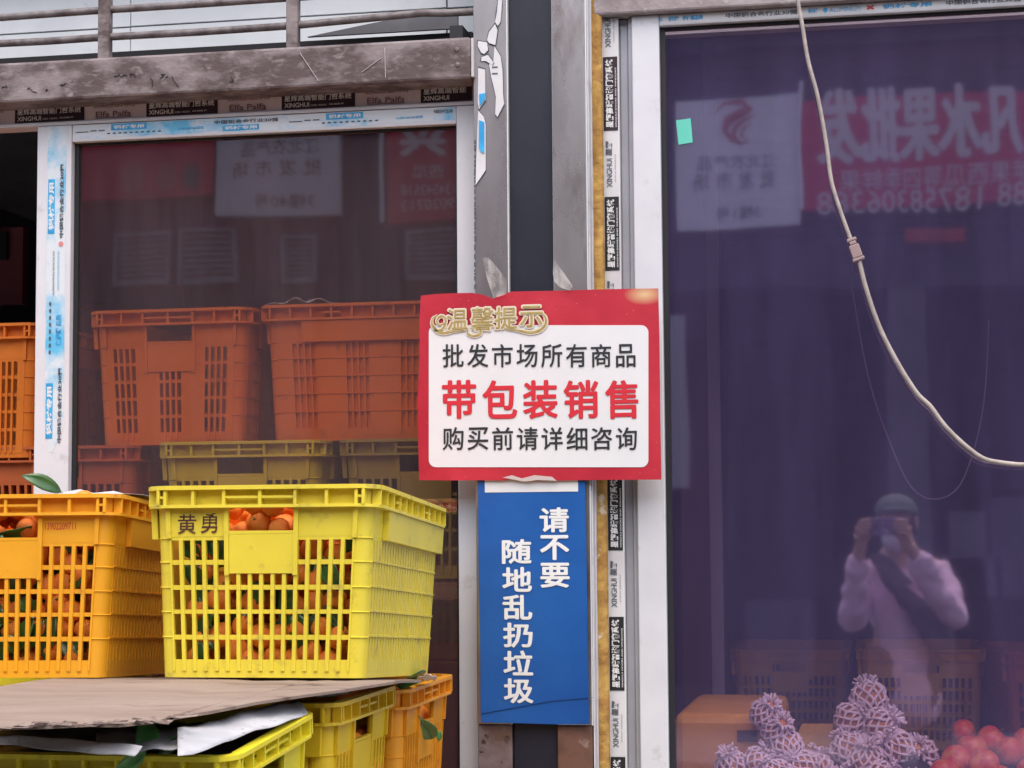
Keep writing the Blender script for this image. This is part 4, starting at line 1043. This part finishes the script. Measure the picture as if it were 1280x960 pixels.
def netted(px, py, Y, r_=.042, label=None):
    p = at(px, py, Y); e = empty('netted_fruit', p, label or 'round fruit in a white foam net, heaped behind the right pane', 'fruit', 'fruit in foam nets')
    e.scale = (r_,)*3; q = random.Random(nfr[0]); nfr[0] += 1; e.rotation_euler = (q.uniform(-1.1, .6), q.uniform(-.9, .9), q.uniform(0, 6))
    for nm, me in (('fruit', fruit_me), ('foam_net', net_me)):
        o = bpy.data.objects.new(nm, me); COL.objects.link(o); o.parent = e
for x, y, Y in ((1086,874,.80),(1066,900,.78),(1101,908,.76),(1122,936,.72),(1148,944,.74),(1084,950,.70),(1062,938,.74),(1102,975,.66),(1140,985,.66),(1060,985,.66),(1172,985,.68),(1018,962,.68),(1030,992,.66)):
    netted(x, y, Y, .044)
for x, y, Y in ((958,893,.36),(972,912,.35),(984,934,.34),(915,958,.33),(948,954,.33),(1003,958,.34),(970,970,.30),(990,985,.3),(935,988,.28)):
    netted(x, y, Y, .036, 'round fruit in a white foam net, spilling over the golden carton')
apple = mat('red_apple_skin', (.66,.05,.04), (.75,.26,.06), 1.6, .42, .62, rough=.35, c3=(.8,.45,.2), s3=14, lo3=.68, hi3=.74)
ab = MB(); ab.sphere((0,0,0), 1, 1, .9, 14, 10, 0, lambda q: q*(1-.18*math.exp(-((1-abs(q.z))/.12)**2))); ab.tube([(0,0,.7),(.03,0,.95),(.1,0,1.1)], .05, 5, 1)
apple_me = ab.mesh('apple', [apple, wood])
for i, (x, y, Y) in enumerate(((1215,935,.72),(1240,925,.75),(1262,940,.72),(1195,950,.70),(1230,955,.68),(1285,928,.74),(1180,968,.66),(1212,980,.64),(1250,975,.66),(1290,965,.66),(1310,945,.72),(1205,918,.85),(1300,910,.85))):
    p = at(x, y, Y); o = bpy.data.objects.new('red_apple', apple_me); COL.objects.link(o); o.location = p; o.scale = (.037,)*3; o.rotation_euler = (i*.7, i*.3, i)
    tag(o, 'glossy red apple heaped at the bottom right corner behind the right pane', 'apple', 'red apples')
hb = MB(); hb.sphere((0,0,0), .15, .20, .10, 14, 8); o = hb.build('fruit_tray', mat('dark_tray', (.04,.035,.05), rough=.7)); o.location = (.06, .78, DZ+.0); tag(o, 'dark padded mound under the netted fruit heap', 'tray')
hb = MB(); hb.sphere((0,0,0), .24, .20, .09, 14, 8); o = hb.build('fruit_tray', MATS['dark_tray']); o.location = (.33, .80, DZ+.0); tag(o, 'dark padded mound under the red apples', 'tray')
# a second hanging cord and a steel post inside the right room
b = MB(); b.tube(cat_path([(1060,330),(1085,470),(1115,560),(1140,610),(1170,624),(1200,606),(1222,545),(1232,480),(1236,400)], 1.0), .0018, 6)
tag(b.build('inner_cord', mat('dull_violet_cord', (.30,.26,.34), rough=.6)), 'thin looped cord hanging inside the right room', 'cord')
bb = MB(); bb.box(ax(888,700,1.2), ax(903,700,1.2), 1.2, 1.23, 0, 2.855); tag(bb.build('steel_post', mat('dull_steel', (.30,.30,.32), rough=.5, metal=.4)), 'thin grey steel post inside the right room near the frame', 'post')
bb = MB(); bb.box(ax(852,700,1.3), ax(886,700,1.3), 1.3, 1.33, 0, 2.855); tag(bb.build('brown_board', mat('brown_board_paint', (.12,.06,.055), rough=.7)), 'tall brown board inside the right room beside the frame', 'board')

# ------------------------------------------------------------------ the other side of the street (seen mirrored in the panes)
OY = -10.0
def ov(px, py):                # where a thing seen mirrored at px,py stands on the opposite front
    p = at(px, py, -OY); return Vector((p.x, OY, p.z))
opp = empty('opposite_shops', (0, OY, 0), 'row of dim market shops across the street, mirrored in both panes', 'building')
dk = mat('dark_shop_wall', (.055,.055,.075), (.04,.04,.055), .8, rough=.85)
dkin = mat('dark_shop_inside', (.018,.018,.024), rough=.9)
def ob(name, x0, x1, y0, y1, z0, z1, mm): b = MB(); b.box(x0, x1, y0, y1, z0, z1); return lp(b.build(name, mm, None), opp)
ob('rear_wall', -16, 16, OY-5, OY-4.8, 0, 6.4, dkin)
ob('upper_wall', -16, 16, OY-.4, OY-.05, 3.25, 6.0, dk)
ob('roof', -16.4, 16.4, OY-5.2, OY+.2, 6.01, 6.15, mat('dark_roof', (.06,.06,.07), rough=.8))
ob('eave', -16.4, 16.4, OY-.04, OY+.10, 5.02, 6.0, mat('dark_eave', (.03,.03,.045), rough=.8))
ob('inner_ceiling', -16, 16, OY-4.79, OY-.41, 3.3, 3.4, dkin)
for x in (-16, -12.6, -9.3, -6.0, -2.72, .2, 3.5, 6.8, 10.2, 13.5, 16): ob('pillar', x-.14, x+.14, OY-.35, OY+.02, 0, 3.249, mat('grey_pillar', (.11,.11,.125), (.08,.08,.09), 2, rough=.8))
louv = mat('pale_louvre', (.30,.31,.33), (.20,.21,.23), 6, rough=.6)
def louvre(x0, y0, x1, y1, lab):
    a, c = ov(x0, y1), ov(x1, y0); e = empty('louvre_panel', ((a.x+c.x)/2, OY+.03, a.z), lab, 'louvre', 'louvre panels across the street')
    n = 8; h = (c.z-a.z)/n
    b = MB(); b.box(a.x-.03, a.x, OY-.02, OY+.05, a.z, c.z); b.box(c.x, c.x+.03, OY-.02, OY+.05, a.z, c.z); b.box(a.x-.03, c.x+.03, OY-.02, OY+.05, c.z+.001, c.z+.03); b.box(a.x-.03, c.x+.03, OY-.02, OY+.05, a.z-.03, a.z-.001)
    lp(b.build('frame', louv, None), e)
    for i in range(n):
        b = MB(); b.add([(a.x, OY+.04, a.z+i*h), (c.x, OY+.04, a.z+i*h), (c.x, OY, a.z+i*h+h*.8), (a.x, OY, a.z+i*h+h*.8)], [(0,1,2,3)]); lp(b.build('slat', louv, None, solid=.008), e)
louvre(224, 290, 291, 352, 'pale louvre panel mirrored left of the white board in the left pane')
louvre(145, 294, 206, 352, 'pale louvre panel mirrored at the far left of the left pane')
louvre(356, 294, 390, 350, 'narrow louvre panel mirrored below the white board in the left pane')
louvre(512, 288, 590, 346, 'pale louvre panel mirrored below the small red board in the left pane')
sgn_w = mat('white_signboard', (.78,.79,.81), (.70,.71,.73), 2, rough=.5); sgn_r = mat('red_signboard', (.60,.03,.07), (.52,.025,.06), 2, rough=.5)
sgn_i = mat('grey_sign_ink', (.10,.10,.11), rough=.6); sgn_c = mat('faded_white_ink', (.66,.62,.62), rough=.6); emb = mat('red_emblem_ink', (.48,.13,.14), rough=.6)
def board(x0, y0, x1, y1, mm, lab, texts, cat_='sign', swirl=None, group=None):
    a, c = ov(x0, y1), ov(x1, y0); e = empty('shop_board', ((a.x+c.x)/2, OY+.03, a.z), lab, cat_)
    b = MB(); b.box(a.x, c.x, OY-.03, OY+.05, a.z, c.z); lp(b.build('board', mm, None, bevel=.006), e)
    b = MB()
    for body, u0, v0, u1, v1, bold, mi in texts:       # mirrored pixel boxes: u0 is the pixel where the text ENDS
        p, q = ov(u1, v1), ov(u0, v0)
        (b.bold(body, Vector((p.x, OY+.053, p.z)), -X, Zv, p.x-q.x, q.z-p.z, mi, .016) if bold > .02 else b.text(body, Vector((p.x, OY+.053, p.z)), -X, Zv, p.x-q.x, q.z-p.z, mi, 0.0))
    if swirl:
        for pts, r_ in swirl:
            q = [ov(x, y)+Yv*.052 for x, y in pts]; n = len(q); vs_ = []
            for i in range(n):
                d = (q[min(i+1,n-1)]-q[max(i-1,0)]).normalized(); nn = d.cross(Yv); ww = r_*math.sin(math.pi*(i+.3)/(n-.4)); vs_ += [q[i]+nn*ww, q[i]-nn*ww]
            b.add(vs_, [(2*i, 2*i+1, 2*i+3, 2*i+2) for i in range(n-1)], 2)
    if b.v: lp(b.build('lettering', [sgn_i, sgn_c, emb], None), e)
    return e
board(846, 116, 1000, 287, sgn_w, 'white market number board with a red swirl emblem, mirrored in the right pane',
      [('江北农产品', 872, 196, 968, 210, .01, 0), ('批 发 市 场', 868, 217, 968, 234, .01, 0), ('3幢1号', 895, 256, 950, 270, .01, 0)],
      swirl=[([(892,140),(905,126),(925,124),(935,132),(922,138),(908,146),(904,160),(912,175),(926,180)], .030),
             ([(944,140),(930,146),(918,156),(914,168),(922,178),(936,176)], .022), ([(940,134),(925,142),(912,150),(906,164)], .014), ([(938,150),(928,158),(924,168),(932,174)], .012)])
board(270, 150, 424, 272, sgn_w, 'white market number board reading 3 and 40, mirrored in the left pane',
      [('江北农产品', 305, 176, 400, 192, .01, 0), ('批 发 市 场', 295, 203, 402, 220, .01, 0), ('3幢40号', 322, 245, 394, 258, .01, 0)])
board(1006, 100, 1560, 264, sgn_r, 'long red fruit shop board with large pale characters, mirrored in the right pane',
      [('凡水果批发', 1024, 114, 1280, 192, .035, 1), ('批发 零售 各种 苹果西瓜等四季鲜果', 1050, 208, 1480, 222, .01, 1), ('13757610188 18758306388', 1024, 240, 1460, 254, .012, 1)])
board(484, 140, 640, 278, sgn_r, 'small red board with phone numbers, mirrored at the right of the left pane',
      [('兴', 500, 158, 556, 194, .03, 1), ('西瓜', 514, 206, 552, 220, .01, 1), ('134543518', 501, 230, 566, 241, .01, 1), ('9020713', 501, 249, 566, 260, .01, 1)])
board(60, 120, 266, 252, sgn_r, 'faded red fruit shop board, mirrored at the left of the left pane', [('● ●', 150, 205, 215, 238, .01, 2), ('●', 222, 205, 248, 236, .01, 0)])
for px, c_ in ((457, dk), (845, mat('grey_pipe_paint', (.34,.36,.38), rough=.6))):
    a = ov(px, 400)
    if px == 845: ob('drain_cover', a.x-.085, a.x+.085, OY+.03, OY+.12, ov(845,606).z, ov(845,396).z, c_)
# white corner strips standing beside the boards
for px, y0, y1, lab in ((1004, 104, 262, 'thin white strip beside the long red board, mirrored in the right pane'), (478, 156, 276, 'thin white strip beside the small red board, mirrored in the left pane')):
    a, c = ov(px, y1), ov(px, y0); b = MB(); b.tube([(a.x, OY+.07, a.z), (a.x, OY+.07, c.z)], .016, 8)
    tag(b.build('white_strip', mat('glossy_white_strip', (.85,.85,.86), rough=.25)), lab, 'strip')
# pale grey paper stacks and boxes in the dark shops
r_ = random.Random(5)
for i, (x0, y0, x1, y1, cc) in enumerate(((1190,640,1240,690,(.20,.20,.23)),(1180,700,1262,745,(.17,.17,.20)),(1215,745,1290,800,(.14,.14,.17)),(1250,620,1300,680,(.12,.12,.15)),(930,760,1010,800,(.07,.08,.10)),(1130,284,1212,304,(.50,.07,.05)))):
    a, c = ov(x0, y1), ov(x1, y0); b = MB(); b.box(a.x, c.x, OY-.9, OY-.5, 0 if i < 5 else a.z, c.z)
    if i == 5: b = MB(); b.box(a.x, c.x, OY+.0, OY+.06, a.z, c.z)
    o = b.build('stacked_boxes' if i < 5 else 'red_strip', mat('stack_%d' % i, cc, tuple(q*.7 for q in cc), 5, rough=.8), None, bevel=.01)
    tag(o, ['pale stack of boxes right of the photographer\'s head, mirrored', 'grey box stack right of the photographer\'s shoulder, mirrored', 'dark grey box stack right of the photographer\'s elbow, mirrored', 'dim stack at the right edge of the right pane, mirrored', 'low dim box stack left of the photographer, mirrored', 'short red strip under the long red board, mirrored'][i], 'boxes' if i < 5 else 'strip')

# ------------------------------------------------------------------ the photographer (mirrored in the right pane)
_ftx = bpy.data.textures.new('cloth_folds', 'CLOUDS'); _ftx.noise_scale = .075; _ftx.noise_depth = 2
def folds(o, st):
    md = o.modifiers.new('folds', 'DISPLACE'); md.texture = _ftx; md.strength = st; md.mid_level = .5
def skinned(name, nodes, edges, mm, parent, sub=2, root=0):
    me = bpy.data.meshes.new(name); me.from_pydata([n[0] for n in nodes], edges, []); me.materials.append(mm)
    o = bpy.data.objects.new(name, me); COL.objects.link(o)
    if parent: lp(o, parent)
    md = o.modifiers.new('skin', 'SKIN'); md.use_smooth_shade = True
    for i, n in enumerate(nodes):
        sv = me.skin_vertices[0].data[i]; rr_ = n[1]; sv.radius = rr_ if isinstance(rr_, tuple) else (rr_, rr_); sv.use_root = (i == root)
    s_ = o.modifiers.new('sub', 'SUBSURF'); s_.levels = sub; s_.render_levels = sub
    return o
PX, PY = .06, CAM.y-.42          # where the person stands
per = empty('person', (PX, PY, 0), 'person in pale mauve coat, cap and mask taking the picture, mirrored at right', 'person')
skin = mat('skin', (.58,.36,.29), rough=.5, sss=.1); coat = mat('pale_mauve_coat', (.90,.64,.80), (.80,.54,.70), 8, rough=.8, bump=.002, bscale=80)
dark_cl = mat('dark_chest_cloth', (.035,.03,.045), (.05,.04,.055), 12, rough=.9); capm = mat('grey_green_cap', (.10,.14,.13), rough=.8); maskm = mat('pale_mask', (.62,.62,.68), rough=.7)
trou = mat('dark_trousers', (.04,.04,.055), rough=.85); shoe = mat('dark_shoe', (.03,.03,.03), rough=.6)
ph = Vector((0, CAM.y-.045, 1.497))                                # the phone
sL, sR = Vector((PX-.145, PY+.02, 1.285)), Vector((PX+.175, PY, 1.300))   # shoulders
eL, eR = Vector((-.150, PY+.19, 1.07)), Vector((.300, PY+.15, 1.09))     # elbows
wL, wR = Vector((-.096, ph.y-.045, 1.432)), Vector((.100, ph.y-.045, 1.435))  # wrists
nodes = [((PX+.03, PY, .95), (.14,.10)), ((PX+.03, PY, 1.12), (.13,.095)), ((PX+.02, PY, 1.30), (.15,.10)), ((PX+.01, PY+.01, 1.40), .055), ((PX+.005, PY+.03, 1.465), (.072,.085)), ((PX+.0, PY+.035, 1.545), (.075,.088)), ((PX, PY+.03, 1.595), (.05,.06)),
         (sL, .055), (eL, .042), (wL, .027), (sR, .055), (eR, .042), (wR, .027),
         ((PX-.06, PY, .88), .085), ((PX-.07, PY+.02, .48), .058), ((PX-.075, PY, .10), .042), ((PX-.08, PY+.12, .045), (.042,.035)),
         ((PX+.13, PY, .88), .085), ((PX+.14, PY+.02, .48), .058), ((PX+.145, PY-.01, .10), .042), ((PX+.155, PY+.11, .045), (.042,.035))]
edges = [(0,1),(1,2),(2,3),(3,4),(4,5),(5,6),(2,7),(7,8),(8,9),(2,10),(10,11),(11,12),(0,13),(13,14),(14,15),(15,16),(0,17),(17,18),(18,19),(19,20)]
skinned('body', nodes, edges, skin, per)
# coat with sleeves
cn = [((PX+.05, PY, .62), (.21,.15)), ((PX+.045, PY, .85), (.20,.145)), ((PX+.035, PY, 1.10), (.185,.135)), ((PX+.02, PY, 1.27), (.155,.12)), ((PX+.012, PY, 1.395), (.088,.088)),
      (sL, .068), (sL.lerp(eL, .55), .066), (eL, .062), (eL.lerp(wL, .5), .056), (eL.lerp(wL, .88), .046),
      (sR, .068), (sR.lerp(eR, .55), .066), (eR, .062), (eR.lerp(wR, .5), .056), (eR.lerp(wR, .88), .046)]
skinned('coat', cn, [(0,1),(1,2),(2,3),(3,4),(3,5),(5,6),(6,7),(7,8),(8,9),(3,10),(10,11),(11,12),(12,13),(13,14)], coat, per, 3, root=2); folds(bpy.data.objects['coat'], .045)
tn = [((PX+.03, PY, .90), (.16,.12))]+[((nodes[i][0]), .10 if i in (13,17) else .075) for i in (13,14,15,17,18,19)]
skinned('trousers', tn, [(0,1),(1,2),(2,3),(0,4),(4,5),(5,6)], trou, per)
for i in (16, 20):
    p = Vector(nodes[i][0]); b = MB(); b.sphere((p.x, p.y-.02, .045), .052, .13, .045, 12, 8); lp(b.build('shoe', shoe, None), per)
# dark diagonal piece across the chest, from the neck down to one side
sn = [((PX-.09, PY+.09, 1.385), (.05,.02)), ((PX-.02, PY+.135, 1.29), (.095,.03)), ((PX+.08, PY+.150, 1.17), (.115,.035)), ((PX+.16, PY+.15, 1.03), (.11,.04)), ((PX+.20, PY+.14, .93), (.08,.035))]
skinned('dark_chest_piece', sn, [(0,1),(1,2),(2,3),(3,4)], dark_cl, per, 3); folds(bpy.data.objects['dark_chest_piece'], .03)
# cap, mask, face
hc = Vector((PX+.0, PY+.035, 1.528))
b = MB(); b.sphere((hc.x, hc.y-.005, hc.z+.035), .094, .110, .085, 18, 12, 0, lambda q: Vector((q.x, q.y, max(q.z, -.15)))); b.sphere((hc.x, hc.y+.10, hc.z+.045), .070, .055, .012, 14, 6)
lp(b.build('cap', capm, None), per)
b = MB(); b.sphere((hc.x, hc.y+.045, hc.z-.085), .066, .055, .058, 14, 10); lp(b.build('mask', maskm, None), per)
b = MB(); b.sphere((hc.x, hc.y+.095, hc.z-.03), .014, .022, .024, 10, 8); lp(b.build('nose', skin, None), per)
for s_ in (-1, 1):
    b = MB(); b.sphere((hc.x+s_*.030, hc.y+.088, hc.z), .012, .008, .0055, 10, 8); b.sphere((hc.x+s_*.030, hc.y+.0955, hc.z), .005, .003, .005, 8, 6, 1); lp(b.build('eye', [ink_white, ink_black], None), per)
    b = MB(); b.sphere((hc.x+s_*.082, hc.y, hc.z-.01), .010, .022, .032, 10, 8); lp(b.build('ear', skin, None), per)
b = MB(); b.sphere((hc.x, hc.y-.025, hc.z-.03), .088, .088, .095, 16, 10); lp(b.build('hair', mat('black_hair', (.015,.012,.012), rough=.5), None), per)
# hands: palm and five bent fingers closing on the phone
def hand(wr, s_):
    y0 = ph.y
    palm = Vector((ph.x+s_*.088, y0-.030, 1.462))
    nd = [(wr-Vector((0, .01, .045)), .028), (wr.lerp(palm, .55), (.030,.020)), (palm, (.036,.018)), (palm+Vector((-s_*.004, .008, .036)), (.034,.014))]
    ed = [(0,1),(1,2),(2,3)]
    for i, (dz, L_) in enumerate(((.052,.030), (.036,.036), (.018,.034), (.0,.027))):
        k = len(nd); b0 = palm+Vector((s_*.010, .004, dz))
        nd += [(b0, .0095), (Vector((ph.x+s_*.092, y0+.012, b0.z+.008)), .0088), (Vector((ph.x+s_*(.090-L_*.7), y0+.020, b0.z+.010)), .0080), (Vector((ph.x+s_*(.086-L_*1.2), y0+.016, b0.z+.009)), .0068)]
        ed += [(2,k),(k,k+1),(k+1,k+2),(k+2,k+3)]
    k = len(nd); nd += [(palm+Vector((-s_*.012, -.004, -.010)), .012), (Vector((ph.x+s_*.070, y0-.024, 1.452)), .0105), (Vector((ph.x+s_*.050, y0-.018, 1.462)), .009)]
    ed += [(1,k),(k,k+1),(k+1,k+2)]
    return skinned('hand', nd, ed, skin, per, 2)
hand(wL, -1); hand(wR, 1)
phn = empty('smartphone', ph, 'dark smartphone held level in both hands by the mirrored person', 'phone')
b = MB(); b.box(ph.x-.080, ph.x+.080, ph.y-.0045, ph.y+.0045, ph.z-.037, ph.z+.037); lp(b.build('case', mat('violet_phone_case', (.16,.10,.22), (.45,.38,.5), 60, rough=.3, lo=.55, hi=.62), None, bevel=.003), phn)
for dx, dz in ((-.05, .012), (-.05, -.014), (-.026, .0)):
    b = MB(); b.tube([(ph.x+dx, ph.y+.0045, ph.z+dz), (ph.x+dx, ph.y+.0075, ph.z+dz)], .009, 12); lp(b.build('lens', black_rub, None), phn)
